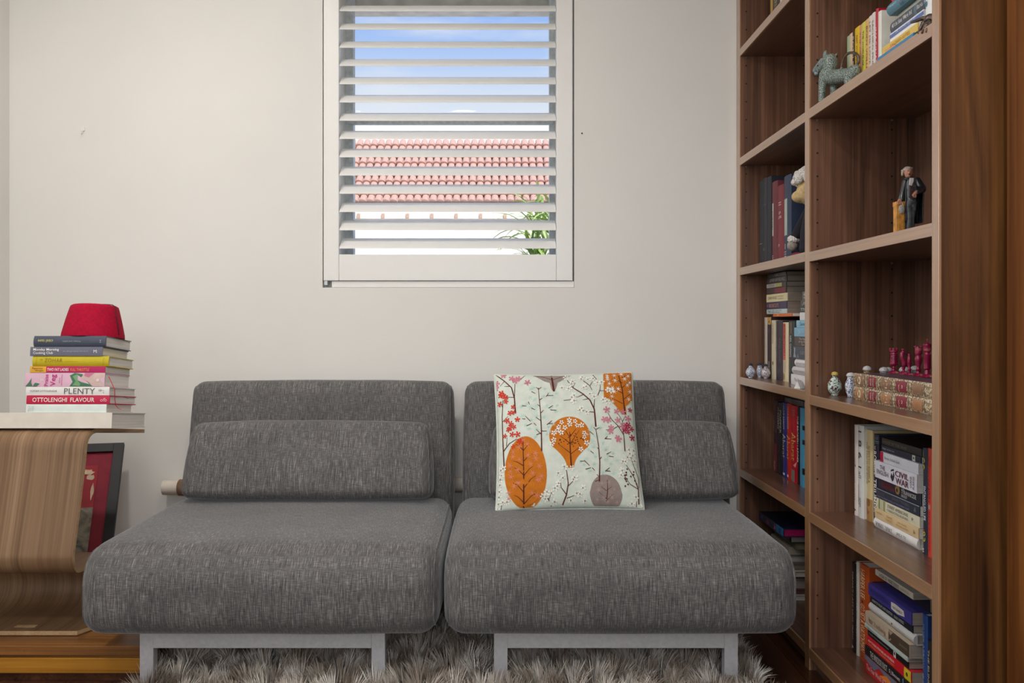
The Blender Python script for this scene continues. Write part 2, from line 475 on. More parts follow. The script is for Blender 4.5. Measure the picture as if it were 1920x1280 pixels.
sh = thing('plantation_shutter', 'white plantation shutter with wide tilted louvres filling the window', 'shutter', (-0.2, BW, WZ0))
SY0, SY1 = BW - .004, BW + .030
sx0, sx1 = px(607, 0, BW).x, px(1073.5, 0, BW).x
ix0, ix1 = px(636, 0, BW).x, px(1043, 0, BW).x
zb0, zb1 = px(0, 526, BW).z, px(0, 477, BW).z
b = MB(); b.box(sx0, ix0 - .0006, SY0, SY1, zb0, WZ1 - .004); b.build('stile', m_shutter, sh, world=True, bevel=.002)
b = MB(); b.box(ix1 + .0006, sx1, SY0, SY1, zb0, WZ1 - .004); b.build('stile', m_shutter, sh, world=True, bevel=.002)
b = MB(); b.box(ix0, ix1, SY0, SY1, zb0, zb1); b.build('bottom_rail', m_shutter, sh, world=True, bevel=.002)
b = MB(); b.box(ix0, ix1, SY0, SY1, 2.40, WZ1 - .004); b.build('top_rail', m_shutter, sh, world=True, bevel=.002)
b = MB(); b.box(sx0 + .03, WX1 - .001, SY0 + .008, SY1, WZ0 + .001, zb0 - .0015); b.build('sill_strip', m_shutter, sh, world=True, bevel=.001)
b = MB(); b.box(sx0 + .002, sx0 + .014, SY0 + .002, SY1, WZ0 + .010, zb0 - .001); b.build('hinge', m_alu, sh, world=True)
pr = MB(); n = 14
el = [(0.0420 * cos(2 * pi * i / n), 0.0050 * sin(2 * pi * i / n)) for i in range(n)]
ti = atan2(0.66, 1.0)
el = [(u * cos(ti) - v * sin(ti), u * sin(ti) + v * cos(ti)) for u, v in el]
pr.prism(el, 'x', ix0 + .0015, ix1 - .0015)
lm = pr.mesh('louvre'); lm.materials.append(m_shutter)
lm.polygons.foreach_set('use_smooth', [True] * len(lm.polygons)); lm.set_sharp_from_angle(angle=R(50))
for i in range(16):
    yc = 456 - i * 33.85
    z = CZ + (PY - yc) / F * (BW + .030)
    if z > 2.385: break
    o = link('louvre', lm); o.parent = sh; o.location = Vector((0, BW + .030, z)) - sh.location

# ------------------------------------------------------------------ outdoors
m_tile = paint((196, 158, 144), 0.85, 0.16, scale=3)
m_render = paint((236, 233, 226), 0.9, 0.04, scale=1)
EY, EZ = 27.0, CZ + (PY - 381) / F * 27.0
TY, TZ = 29.6, CZ + (PY - 266) / F * 29.6
hs = thing('neighbour_house', 'white house with pink clay tile roof seen through the shutter', 'building', (-2, 28, -3))
b = MB(); b.box(-7.2, 1.75, EY + .05, 36, -3, EZ - .25); b.build('wall', m_render, hs, world=True)
b = MB(); b.prism([(EY, EZ - .16), (TY, TZ - .16), (TY, TZ - .05), (EY, EZ - .05)][::-1], 'x', -7.3, 1.8); b.build('roof_slope', m_tile, hs, world=True)
b = MB(); b.box(-7.3, 1.8, EY - .10, EY - .02, EZ - .50, EZ - .22); b.build('fascia', m_render, hs, world=True)
q = MB(); q.box(-.05, .05, 0, .5, -.07, .07); rm = q.mesh('rafter_tail'); rm.materials.append(paint((196, 160, 136), .8))
for i in range(11):
    o = link('rafter_tail', rm); o.parent = hs; o.location = Vector((-6.9 + i * .78, EY - .16, EZ - .42)) - hs.location
ROWS, TWID = 10, 0.250
sl = Vector((0, TY - EY, TZ - EZ)); ln = sl.length; sl.normalize(); nr = Vector((0, -sl.z, sl.y))
q = MB(); m = 6
for k2, (t0, r0) in enumerate(((0.0, .125), (ln / ROWS * 1.16, .105))):
    for j in range(m + 1):
        a = pi * j / m
        q.v.append(tuple(Vector((-r0 * cos(a), 0, 0)) + nr * (r0 * .72 * sin(a) + (.06 if k2 == 0 else 0)) + sl * t0))
for j in range(m): q.face((j, j + 1, m + 2 + j, m + 1 + j))
q.face(list(range(m + 1))[::-1])
tm = q.mesh('roof_tile'); tm.materials.append(m_tile)
tm.polygons.foreach_set('use_smooth', [True] * len(tm.polygons)); tm.set_sharp_from_angle(angle=R(50))
for i in range(ROWS):
    for j in range(29):
        o = link('roof_tile', tm); o.parent = hs
        o.location = Vector((-5.45 + j * TWID + random.uniform(-.008, .008), EY, EZ)) + sl * (ln / ROWS * i) - hs.location
b = MB(); b.prism([(EY - .05, EZ - .2), (TY, TZ - .2), (TY, TZ + .12), (EY - .05, EZ + .12)][::-1], 'x', 1.80, 2.0); b.build('verge', paint((204, 120, 100), .8), hs, world=True)
fb = thing('far_building', 'white parapet wall with a tiled ridge beyond the clay roof', 'building', (-2, 36, -3))
zt = CZ + (PY - 231) / F * 36.2
b = MB(); b.box(-12, 9, 36.2, 37, -3, zt); b.build('wall', m_render, fb, world=True)
b = MB(); b.tube([(-12, 36.6, zt + .02), (9, 36.6, zt + .02)], .16, 10); b.build('ridge_cap', m_tile, fb, world=True)
b = MB(); b.box(-60, 60, 4.2, 90, -3.2, -3.0); o = b.build('ground_outside', paint((205, 200, 190), .9)); o['kind'] = 'structure'
# strappy green plant outside, lower right of the window
pl = thing('strap_leaf_plant', 'bright green strap-leaved plant outside the window', 'plant', (0.33, 7.6, -3))
q = MB(); nseg = 7
for i in range(nseg + 1):
    t0 = i / nseg; wd = .018 * (sin(pi * min(1, t0 * .95 + .05)) ** .6) + .001
    yv = t0 * .62; zv = .20 * sin(t0 * 2.3) - .16 * t0 * t0
    q.v += [(-wd, yv, zv + .004), (0, yv, zv), (wd, yv, zv + .004)]
for i in range(nseg):
    for j in range(2): q.face((i * 3 + j, i * 3 + j + 1, i * 3 + j + 4, i * 3 + j + 3))
lf = q.mesh('leaf')
def leafmat():
    m, t, bs = newmat('leaf_green')
    oi = node(t, 'ShaderNodeObjectInfo'); r = ramp(t, ((0, (128, 160, 74)), (.6, (172, 196, 108)), (1, (206, 220, 150))))
    t.links.new(oi.outputs['Random'], r.inputs[0]); t.links.new(r.outputs[0], bs.inputs['Base Color']); bs.inputs['Roughness'].default_value = .5
    return m
lf.materials.append(leafmat())
rng = random.Random(3)
for cx, cy, cz, nn in ((.36, 7.7, 1.62, 46), (.30, 7.5, 1.52, 34), (.46, 7.4, 1.95, 42), (.34, 7.9, 2.02, 34), (.30, 7.6, 1.80, 36), (-.62, 7.6, 1.42, 9)):
    b = MB(); b.tube([(cx + .03, cy, -3), (cx, cy, cz)], [.03, .014], 7); b.build('stem', paint((110, 120, 70), .7), pl, world=True)
    for i in range(nn):
        o = link('leaf', lf); o.parent = pl
        o.location = Vector((cx + rng.uniform(-.03, .03), cy + rng.uniform(-.05, .05), cz - rng.uniform(0, .25))) - pl.location
        o.rotation_euler = (rng.uniform(-.3, .9), rng.uniform(-.4, .4), rng.uniform(0, 2 * pi))
        s = rng.uniform(.45, .8); o.scale = (s, s, s)

# ================================================================== BOOKCASE
XF, XB = 0.893, 1.200          # front edge and back panel
Y_FAR1, Y_FAR0 = 3.197, 3.152
Y_DIV1, Y_DIV0 = 2.4766, 2.4422
Y_END1, Y_END0 = 1.7462, 1.7185
FAR = (2.035, 1.627, 1.216, 0.808, 0.464, 0.065)
NEAR = (2.045, 1.628, 1.213, 0.799, 0.459, 0.065)
ST = 0.028
bc = thing('bookcase', 'tall dark walnut bookcase built along the right wall', 'bookcase', (1.05, 2.45, 0))
HB = 2.62
def board(name, x0, x1, y0, y1, z0, z1, body, edge, axis='x'):
    """a panel whose front edge (towards -x) carries a lighter lipping"""
    b = MB(); b.box(x0 + .006, x1, y0, y1, z0, z1); o = b.build(name, body, bc, world=True)
    e = MB(); e.box(x0, x0 + .006, y0, y1, z0, z1); q = e.build('edge_lipping', edge, o, bevel=.0008)
    q.location = -bc.location
    return o
board('side_panel', XF, XB, Y_FAR0, Y_FAR1, 0.0, HB, m_wal_v, m_wal_edge_v)
board('divider_panel', XF, XB, Y_DIV0, Y_DIV1, 0.0, HB, m_wal_v, m_wal_edge_v)
board('end_panel', XF, RW - .002, Y_END0, Y_END1, 0.0, HB, m_wal_end, m_wal_edge_v)
b = MB(); b.box(XB, XB + .012, Y_END1, Y_FAR0, 0.03, HB); b.build('back_panel', m_wal_v, bc, world=True)
for z in FAR: board('shelf', XF, XB - .0005, Y_DIV1 + .0005, Y_FAR0 - .0005, z - ST, z, m_wal_y, m_wal_edge)
for z in NEAR: board('shelf', XF, XB - .0005, Y_END1 + .0005, Y_DIV0 - .0005, z - ST, z, m_wal_y, m_wal_edge)
b = MB(); b.box(XF + .02, XB, Y_END1, Y_DIV0, 0, .065 - ST); b.box(XF + .02, XB, Y_DIV1, Y_FAR0, 0, .065 - ST); b.build('plinth', m_wal_y, bc, world=True)
b = MB(); b.box(XF, XB + .012, Y_END0, Y_FAR1, HB, HB + .03); b.build('top_board', m_wal_y, bc, world=True)
b = MB()
for yy in (Y_FAR0, Y_DIV0):
    for xx in (XF + .024, XF + .24):
        z = 0.15
        while z < 2.55:
            b.lathe([(.0028, 0), (.0028, .0006)], (0, 0, 0), 8)
            o0 = len(b.v) - 16
            for i in range(o0, len(b.v)):
                v = b.v[i]; b.v[i] = (xx + v[0], yy - .0003 - v[2], z + v[1])
            z += .0675
b.build('peg_holes', m_dark, bc, world=True)['kind'] = 'stuff'
q = MB()
q.lathe([(.0034, 0), (.0034, .003), (.002, .0045)], (0, 0, 0), 8)
pm = q.mesh('shelf_pin'); pm.materials.append(paint((122, 112, 100), .4, .05))
for zs, yy in ((FAR, Y_FAR0), (NEAR, Y_DIV0)):
    for z in zs[:-1]:
        for xx in (XF + .024, XF + .24):
            o = link('shelf_pin', pm); o.parent = bc; o.rotation_euler = (R(90), 0, 0)
            o.location = Vector((xx, yy, z - ST - .0045)) - bc.location

# ================================================================== LOW PLATFORM AT THE LEFT
ZP = 0.100
pf = thing('timber_platform', 'low golden brown timber platform under the plywood stool', 'platform', (-1.45, 2.75, 0))
PX1 = -1.005
ys = [2.363, 2.500, 2.640, 2.780, 2.920, 3.060, 3.183]
for i in range(6):
    b = MB(); b.box(LW + .001, PX1, ys[i] + .0006, ys[i + 1] - .0006, ZP - .026, ZP)
    b.build('plank', m_plat, pf, world=True, bevel=.0015)
b = MB(); b.box(LW + .001, PX1 - .004, 2.375, 2.395, .066, ZP - .026); b.box(PX1 - .024, PX1 - .004, 2.395, 3.18, 0.0, ZP - .026)
b.build('riser', m_plat, pf, world=True)
b = MB(); b.box(LW + .001, PX1, 2.363, 2.393, .024, .066); b.build('front_board', m_plat_gold, pf, world=True, bevel=.0015)
b = MB(); b.box(LW + .001, PX1 - .01, 2.375, 2.39, 0, .024); b.build('toe_board', m_floor, pf, world=True)

# ================================================================== SOFAS
def rr_profile(hy, hz, rads, d, n=6, sub=6):
    """rounded rectangle, half sizes hy,hz, inset by d; corner radii (front-bottom, rear-bottom, rear-top, front-top)"""
    a, c = hy - d, hz - d
    cs = [(-a, -c, pi), (a, -c, 1.5 * pi), (a, c, 0), (-a, c, 0.5 * pi)]
    pts = []
    for (cy, cz, st), r in zip(cs, rads):
        r = max(r - d, .003)
        oy = cy + (r if cy < 0 else -r); oz = cz + (r if cz < 0 else -r)
        for i in range(n + 1):
            t = st + (pi / 2) * i / n
            pts.append((oy + r * cos(t), oz + r * sin(t)))
    out = []
    for i, p in enumerate(pts):
        out.append(p); q = pts[(i + 1) % len(pts)]
        if (i + 1) % (n + 1) == 0:
            for k in range(1, sub): out.append((p[0] + (q[0] - p[0]) * k / sub, p[1] + (q[1] - p[1]) * k / sub))
    return out
def soft_block(hx, hy, hz, rads, rend, puff=0.006, seed=0, wob=0.0015, nx=14):
    """upholstered block centred on the origin; returns the mesh builder and two seam loops"""
    b = MB(); rings = []
    ks = 7
    xs = []
    for i in range(ks + 1):
        a = (pi / 2) * (1 - i / ks)
        xs.append((-hx + rend * (1 - sin(pi / 2 * i / ks)) * 0 + rend * (1 - sin(a)), rend * (1 - cos(a))))
    xs = [(-hx + rend * (1 - sin(pi / 2 * (1 - i / ks))), rend * (1 - cos(pi / 2 * (1 - i / ks)))) for i in range(ks + 1)]
    mid = [(-hx + rend + (2 * hx - 2 * rend) * i / nx, 0.0) for i in range(1, nx)]
    allx = xs + mid + [(-x, d) for x, d in reversed(xs)]
    for x, d in allx:
        ring = [(x, y, z) for y, z in rr_profile(hy, hz, rads, d)]
        rings.append(ring)
    n = len(rings[0])
    for r in rings: b.v += r
    for i in range(len(rings) - 1):
        for j in range(n):
            b.face((i * n + j, i * n + (j + 1) % n, (i + 1) * n + (j + 1) % n, (i + 1) * n + j))
    b.face([j for j in reversed(range(n))]); o = (len(rings) - 1) * n; b.face([o + j for j in range(n)])
    def soft(p):
        x, y, z = p
        u, v, w = x / hx, y / hy, z / hz
        k = puff
        fx = (1 - u * u); fy = (1 - v * v); fz = (1 - w * w)
        nn = noise.noise(Vector((x * 5 + seed, y * 5, z * 5))) * wob
        return (x + math.copysign(1, x) * k * max(0, fy) * max(0, fz) * (abs(u) > .9),
                y + math.copysign(1, y) * k * max(0, fx) ** .5 * max(0, fz) * abs(v) ** 3 + nn,
                z + math.copysign(1, z) * k * max(0, fx) ** .5 * max(0, fy) ** .5 * abs(w) ** 3 + nn)
    b.v = [soft(p) for p in b.v]
    seams = [b.v[3 * n:4 * n], b.v[(len(rings) - 4) * n:(len(rings) - 3) * n]]
    return b, seams
def seam_tube(pts, r=.0022):
    s = MB(); c = Vector((0, 0, 0))
    for p in pts: c += Vector(p) / len(pts)
    s.tube(list(pts) + [pts[0]], r, 5, caps=False); return s

def sofa_chair(x0, x1, bx0, bx1, seed, label, group):
    cx = (x0 + x1) / 2; hx = (x1 - x0) / 2
    t = thing('armless_sofa_chair', label, 'sofa chair', (cx, 2.55, 0), group)
    # seat
    b, seams = soft_block(hx, .3425, .117, (.062, .03, .02, .098), .055, .007, seed)
    o = b.build('seat_cushion', m_fab, t, smooth=True); o.location = (0, 2.5425 - 2.55, .295)
    for s in seams: q = seam_tube(s).build('seam', m_fab, o, smooth=True)
    # backrest
    bc_, bh = (bx0 + bx1) / 2, (bx1 - bx0) / 2
    b, seams = soft_block(bh, .065, .300, (.03, .03, .05, .045), .040, .010, seed + 5)
    o = b.build('backrest', m_fab, t, smooth=True); o.location = (bc_ - cx, 3.028 - 2.55, .494); o.rotation_euler = (R(-9.0), 0, 0)
    for s in seams: q = seam_tube(s).build('seam', m_fab, o, smooth=True)
    return t
G_SOFA = 'pair of grey sofa chairs'
s1 = sofa_chair(-1.114, -.167, -1.110, -.176, 1, 'grey woven armless sofa chair beside the plywood stool', G_SOFA)
s2 = sofa_chair(-.151, .785, -.130, .803, 9, 'grey woven armless sofa chair beside the bookcase, holding the patterned cushion', G_SOFA)
def sofa_frame(t, fx0, fx1):
    y0, y1 = 2.280, 2.800
    lw, bh, zt, d = .037, .046, .172, .030
    for yy in (y0, y1):
        b = MB(); b.box(fx0 + lw, fx1 - lw, yy, yy + d, zt - bh, zt); b.build('frame_rail', m_steel, t, world=True, bevel=.0012)
        for xx in (fx0, fx1 - lw):
            b = MB(); b.box(xx, xx + lw, yy, yy + d, .0005, zt); b.build('leg', m_steel, t, world=True, bevel=.0012)
    for xx in (fx0 + .004, fx1 - lw + .004):
        b = MB(); b.box(xx, xx + .03, y0 + d, y1, zt - bh, zt); b.build('side_rail', m_steel, t, world=True)
    b = MB(); b.box(fx0 + .02, fx1 - .02, y0 + .04, y1 + .05, zt, zt + .007); b.build('seat_deck', m_dark, t, world=True)
    b = MB(); b.box(fx0 + .10, fx0 + .14, y1 - .02, 2.99, zt - .03, zt); b.box(fx1 - .14, fx1 - .10, y1 - .02, 2.99, zt - .03, zt); b.build('back_bracket', m_steel, t, world=True)
sofa_frame(s1, -.980, -.315)
sofa_frame(s2, -.020, .6415)

def lumbar(x0, x1, seed, label):
    hx = (x1 - x0) / 2
    t = thing('lumbar_pillow', label, 'pillow', ((x0 + x1) / 2, 2.85, .4135), 'lumbar pillows on the sofa chairs')
    b, seams = soft_block(hx,   .052, .124, (.024, .035, .04, .036), .030, .012, seed, .003)
    # wedge: thicker at the foot; the ends lean in a little towards the top
    b.v = [(x * (1 - .022 * (z / .124)), y * (1.12 - .35 * (z / .124)), z) for x, y, z in b.v]
    seams = [[(x * (1 - .022 * (z / .124)), y * (1.12 - .35 * (z / .124)), z) for x, y, z in s] for s in seams]
    o = b.build('cover', m_fab, t, smooth=True); o.location = (0, 0, .1295); o.rotation_euler = (R(-15), 0, 0)
    for s in seams: seam_tube(s, .0018).build('seam', m_fab, o, smooth=True)
    return t
lumbar(-1.050, -.240, 3, 'long grey lumbar pillow on the sofa chair by the stool')
lumbar(-.030, .778, 4, 'long grey lumbar pillow half hidden behind the patterned cushion')

# ------------------------------------------------------------------ patterned cushion
CA = .2335
m_cush = paint((214, 222, 210), .9, .03, scale=40, spec=.2, bump=.25)
cu = thing('patterned_cushion', 'square pale cushion printed with orange trees and blossom', 'cushion', (.2175, 2.660, .4145))
cu.rotation_euler = (R(-25.5), R(-1.0), 0)
def cu_xy(u, v):
    return (CA * u * (1 - .035 * (1 - v * v)) , CA + CA * v * (1 - .03 * (1 - u * u)) )
def cu_t(u, v):
    k = max(0.0, (1 - u * u)) * max(0.0, (1 - v * v))
    wr = .0022 * noise.noise(Vector((u * 3.1, v * 3.4, .3))) * min(1, k * 3)
    cre = -.0025 * math.exp(-((v + .70 + .1 * u) / .025) ** 2) * max(0, min(1, (-.25 - u) * 4)) - .002 * math.exp(-((v + .62 + .12 * u) / .022) ** 2) * max(0, min(1, (-.4 - u) * 4))
    return .003 + .062 * k ** .42 + wr + cre
def cu_p(u, v, off=0.0):
    x, z = cu_xy(u, v); return (x, -cu_t(u, v) - off, z)
b = MB(); G = 96
for side in (1, -1):
    o0 = len(b.v)
    for i in range(G + 1):
        for j in range(G + 1):
            u = sin((2 * i / G - 1) * pi / 2); v = sin((2 * j / G - 1) * pi / 2)
            x, z = cu_xy(u, v); b.v.append((x, -side * cu_t(u, v) * (1 if side > 0 else .8), z))
    for i in range(G):
        for j in range(G):
            q = [o0 + i * (G + 1) + j, o0 + (i + 1) * (G + 1) + j, o0 + (i + 1) * (G + 1) + j + 1, o0 + i * (G + 1) + j + 1]
            b.face(q if side > 0 else q[::-1])
cover = b.build('cover', m_cush, cu, smooth=True)
b = MB()
edge = []
for k in range(25): edge.append((-1 + k / 12, -1))
for k in range(1, 25): edge.append((1, -1 + k / 12))
for k in range(1, 25): edge.append((1 - k / 12, 1))
for k in range(1, 24): edge.append((-1, 1 - k / 12))
pts = [(cu_xy(u, v)[0], 0, cu_xy(u, v)[1]) for u, v in edge]
b.tube(pts + [pts[0]], .0042, 6, caps=False); b.build('edge_seam', m_cush, cu, smooth=True)
# the print: flat shapes that follow the cloth.  zx, zy are positions read on a close view of the cushion
def uv(zx, zy):
    t = (zy - 92) / (1185 - 92)
    l = 128 + 14 * t + 36 * 4 * t * (1 - t) * .8; r = 1286 + 58 * t - 10 * 4 * t * (1 - t)
    s = (zx - l) / (r - l)
    yt = 100 - 22 * s; yb = 1200 - 34 * s
    t = (zy - yt) / (yb - yt)
    c = lambda q: max(-.985, min(.985, 2 * q - 1))
    return c(s), -c(t)
class Print:
    def __init__(s): s.b = MB()
    def P(s, zx, zy, layer): return cu_p(*uv(zx, zy), off=.0011 + .0004 * layer)
    def blob(s, fn, layer, rings=9, n=40):
        """fn(angle)-> (zx,zy) rim; centre given by fn(None)"""
        c = fn(None); o = len(s.b.v); s.b.v.append(s.P(*c, layer))
        for i in range(1, rings + 1):
            for j in range(n):
                p = fn(2 * pi * j / n); s.b.v.append(s.P(c[0] + (p[0] - c[0]) * i / rings, c[1] + (p[1] - c[1]) * i / rings, layer))
        for j in range(n): s.b.face((o, o + 1 + (j + 1) % n, o + 1 + j))
        for i in range(rings - 1):
            for j in range(n):
                a = o + 1 + i * n
                s.b.face((a + j, a + (j + 1) % n, a + n + (j + 1) % n, a + n + j))
    def line(s, pts, w0, w1, layer):
        q = []
        for a, c in zip(pts[:-1], pts[1:]):
            L = math.hypot(c[0] - a[0], c[1] - a[1]); k = max(1, int(L / 30))
            for i in range(k): q.append((a[0] + (c[0] - a[0]) * i / k, a[1] + (c[1] - a[1]) * i / k))
        q.append(pts[-1]); o = len(s.b.v); n = len(q)
        for i, p in enumerate(q):
            a = q[max(0, i - 1)]; c = q[min(n - 1, i + 1)]
            dx, dy = c[0] - a[0], c[1] - a[1]; L = math.hypot(dx, dy) or 1
            w = (w0 + (w1 - w0) * i / max(1, n - 1)) / 2
            s.b.v.append(s.P(p[0] - dy / L * w, p[1] + dx / L * w, layer)); s.b.v.append(s.P(p[0] + dy / L * w, p[1] - dx / L * w, layer))
        for i in range(n - 1): s.b.face((o + 2 * i, o + 2 * i + 1, o + 2 * i + 3, o + 2 * i + 2))
    def flower(s, zx, zy, r, layer, petals=5, thin=False):
        n = petals * 4; rot = (zx * 7 + zy * 3) % 6
        o = len(s.b.v); s.b.v.append(s.P(zx, zy, layer))
        for j in range(n):
            a = rot + 2 * pi * j / n
            k = ((.12 if thin else .22) + (.88 if thin else .78) * abs(cos(petals * a / 2 - petals * rot / 2)) ** (4.0 if thin else .6))
            s.b.v.append(s.P(zx + r * k * cos(a), zy + r * k * sin(a), layer))
        for j in range(n): s.b.face((o, o + 1 + j, o + 1 + (j + 1) % n))
    def dot(s, zx, zy, r, layer):
        o = len(s.b.v); s.b.v.append(s.P(zx, zy, layer))
        for j in range(7): s.b.v.append(s.P(zx + r * cos(2 * pi * j / 7), zy + r * sin(2 * pi * j / 7), layer))
        for j in range(7): s.b.face((o, o + 1 + j, o + 1 + (j + 1) % 7))
    def done(s, name, col):
        o = s.b.build(name, paint(col, .9, .04, scale=60, spec=.2), cover); return o
OR, GR, BR = (200, 116, 34), (152, 138, 132), (92, 44, 34)
rp = random.Random(11)
p = Print()
p.blob(lambda a: (387, 925) if a is None else (387 + 170 * cos(a) * (1 + .06 * sin(a)), 925 + 272 * sin(a)), 0)
p.done('printed_orange_tree', OR)
p = Print()
def spade(a):
    if a is None: return (750, 660)
    x, y = cos(a), sin(a)
    r = 166
    if y > .35:
        k = (y - .35) / .65                       # 0 at the crown, 1 at the foot of the trunk
        sx_ = 1 if x >= 0 else -1
        hw = 155 * (1 - k) ** 1.9 + 26
        return (750 + sx_ * hw * (1 if k < .97 else .3), 712 + 190 * min(1, k * 1.03))
    return (750 + r * x, 655 + 158 * y)
p.blob(spade, 0, n=56); p.done('printed_orange_tree', OR)
p = Print()
def corner_tree(a):
    if a is None: return (1165, 240)
    x, y = cos(a), sin(a)
    X = 1165 + max(-1, min(1, x * 1.35)) * 128
    Yv = 240 + (max(-1, min(1, y * 1.3)) * 158)
    if y > .5: X = 1175 + x * 110; Yv = 240 + 140 * y + 20
    if y > .93: X = 1205 + x * 60; Yv = 460
    return (X, max(Yv, 80))
p.blob(corner_tree, 0, n=56); p.done('printed_orange_tree', OR)
p = Print()
p.blob(lambda a: (1032, 1080) if a is None else (1032 + 126 * cos(a) * (1 if sin(a) < 0 else 1.05), min(1178, 1080 + 135 * sin(a))), 0)
p.done('printed_grey_tree', GR)
p = Print()
def topgrey(a):
    if a is None: return (618, 150)
    x, y = cos(a), sin(a)
    if y < 0: return (605 + 170 * x, 118)
    if y < .6: return (612 + x * (150 - 150 * y), 118 + y * 120)
    return (622 + x * 40, 190 + (y - .6) * 210)
p.blob(topgrey, 0, n=48); p.done('printed_grey_tree', GR)
# branches
p = Print(); L = p.line
L([(365, 1190), (372, 900), (370, 665)], 13, 6, 1)
for y0, dx, dy in ((1160, 95, -70), (1155, -80, -60), (1080, -85, -75), (1050, 100, -90), (960, 80, -70), (950, -75, -60), (850, 85, -60), (880, -80, -40), (770, 50, -50), (760, -60, -50)):
    L([(369, y0), (369 + dx * .6, y0 + dy * .75), (369 + dx, y0 + dy)], 7, 3, 1)
L([(757, 895), (752, 780), (750, 620)], 13, 5, 1)
for y0, dx, dy in ((800, 85, -65), (790, -95, -70), (720, 75, -110), (715, -80, -60), (660, 50, -60), (670, -45, -70)):
    L([(752, y0), (752 + dx * .6, y0 + dy * .6), (752 + dx, y0 + dy)], 6, 3, 1)
L([(1213, 455), (1195, 250), (1160, 90)], 13, 6, 1)
for y0, dx, dy in ((370, -95, -45), (340, 65, -60), (280, -100, -50), (230, 70, -70), (190, -80, -50), (140, 60, -40)):
    L([(1196, y0), (1196 + dx, y0 + dy)], 6, 3, 1)
L([(1030, 1170), (1045, 1060), (1045, 985)], 8, 4, 1)
for y0, dx, dy in ((1130, 55, -50), (1120, -65, -45), (1060, 45, -30), (1065, -45, -30)): L([(1038, y0), (1038 + dx, y0 + dy)], 4, 2, 1)
L([(625, 275), (612, 180), (604, 118)], 17, 14, 1); L([(610, 165), (540, 135), (455, 122)], 5, 3, 1); L([(614, 165), (680, 135), (720, 122)], 5, 3, 1)
L([(310, 460), (300, 330), (275, 235), (215, 172), (140, 108)], 11, 7, 1); L([(300, 330), (302, 200)], 6, 4, 1); L([(298, 322), (235, 318)], 5, 3, 1); L([(215, 172), (180, 215)], 5, 3, 1); L([(345, 160), (385, 115)], 5, 3, 1); L([(262, 222), (215, 220)], 5, 3, 1)
L([(213, 872), (207, 700), (200, 480), (206, 340)], 10, 5, 1); L([(212, 755), (260, 700), (320, 670)], 8, 4, 1); L([(235, 720), (240, 650)], 5, 3, 1); L([(205, 520), (250, 480)], 5, 3, 1); L([(203, 400), (180, 350)], 5, 3, 1)
L([(520, 775), (520, 600), (514, 450), (500, 300), (496, 240)], 11, 4, 1)
for x0, y0, dx, dy in ((518, 640, -40, -40), (520, 615, 45, 0), (517, 530, -40, -30), (514, 470, 25, -30), (512, 410, -22, -20), (508, 350, 20, -15), (497, 255, 25, -20), (497, 255, -18, -20)): L([(x0, y0), (x0 + dx, y0 + dy)], 6, 4, 1)
for a, c in (((430, 530), (390, 485)), ((390, 510), (365, 508)), ((400, 568), (445, 550)), ((460, 548), (480, 570)), ((565, 565), (608, 530)), ((580, 555), (615, 555)), ((595, 440), (645, 443)), ((580, 425), (615, 402)), ((560, 322), (580, 292)), ((570, 312), (620, 312)), ((440, 275), (470, 292)), ((365, 397), (400, 403)), ((415, 365), (425, 390)), ((440, 420), (470, 436)), ((480, 645), (520, 628))): L([a, c], 6, 4, 1)
L([(965, 575), (955, 430), (920, 350), (865, 298), (780, 240), (735, 170)], 13, 6, 1); L([(952, 420), (958, 340)], 7, 4, 1); L([(870, 300), (810, 330)], 6, 3, 1); L([(905, 340), (860, 350)], 5, 3, 1); L([(780, 240), (800, 195)], 5, 3, 1); L([(870, 175), (920, 220), (940, 262)], 7, 4, 1); L([(922, 222), (945, 180)], 5, 3, 1); L([(985, 310), (1005, 260), (1010, 215)], 6, 4, 1); L([(1000, 265), (1045, 268)], 5, 3, 1); L([(950, 110), (980, 160)], 7, 5, 1); L([(705, 358), (765, 350)], 5, 3, 1); L([(950, 455), (905, 452), (820, 440)], 6, 3, 1)
L([(980, 1000), (988, 850), (982, 720), (965, 600)], 11, 5, 1)
for a, c in (((912, 615), (945, 640)), ((966, 595), (995, 580)), ((966, 600), (945, 580)), ((1035, 670), (1058, 648)), ((1035, 668), (1090, 668)), ((985, 755), (970, 740)), ((990, 830), (1005, 812)), ((915, 770), (940, 788)), ((1045, 790), (1085, 768)), ((1068, 803), (1105, 806)), ((862, 845), (905, 885)), ((830, 852), (860, 850)), ((870, 912), (915, 900)), ((925, 900), (945, 920)), ((980, 965), (960, 948)), ((1030, 922), (1068, 890)), ((1040, 918), (1075, 918)), ((945, 1000), (975, 990))): L([a, c], 6, 4, 1)
L([(1200, 755), (1196, 630), (1150, 560), (1100, 515), (1065, 455)], 9, 4, 1); L([(1195, 620), (1185, 510), (1145, 450)], 6, 3, 1); L([(1188, 520), (1215, 470)], 5, 3, 1); L([(1150, 560), (1105, 590), (1045, 597)], 5, 3, 1)
L([(680, 1170), (712, 1100), (728, 1020), (718, 930), (700, 895)], 11, 5, 1); L([(712, 1100), (670, 1050), (665, 1000)], 7, 4, 1); L([(725, 1040), (770, 1000)], 6, 3, 1); L([(715, 1125), (775, 1105)], 6, 3, 1)
L([(590, 1180), (565, 1130), (545, 1110)], 8, 4, 1); L([(568, 1135), (585, 1100)], 5, 3, 1)
L([(1298, 1140), (1300, 1030), (1270, 950), (1200, 850)], 10, 4, 1); L([(1300, 1030), (1230, 1000), (1175, 925)], 6, 3, 1); L([(1305, 1020), (1308, 950), (1260, 830), (1240, 770)], 6, 3, 1)
L([(1280, 1175), (1280, 1120)], 6, 4, 1); L([(180, 1190), (185, 1160), (215, 1140)], 6, 3, 1)
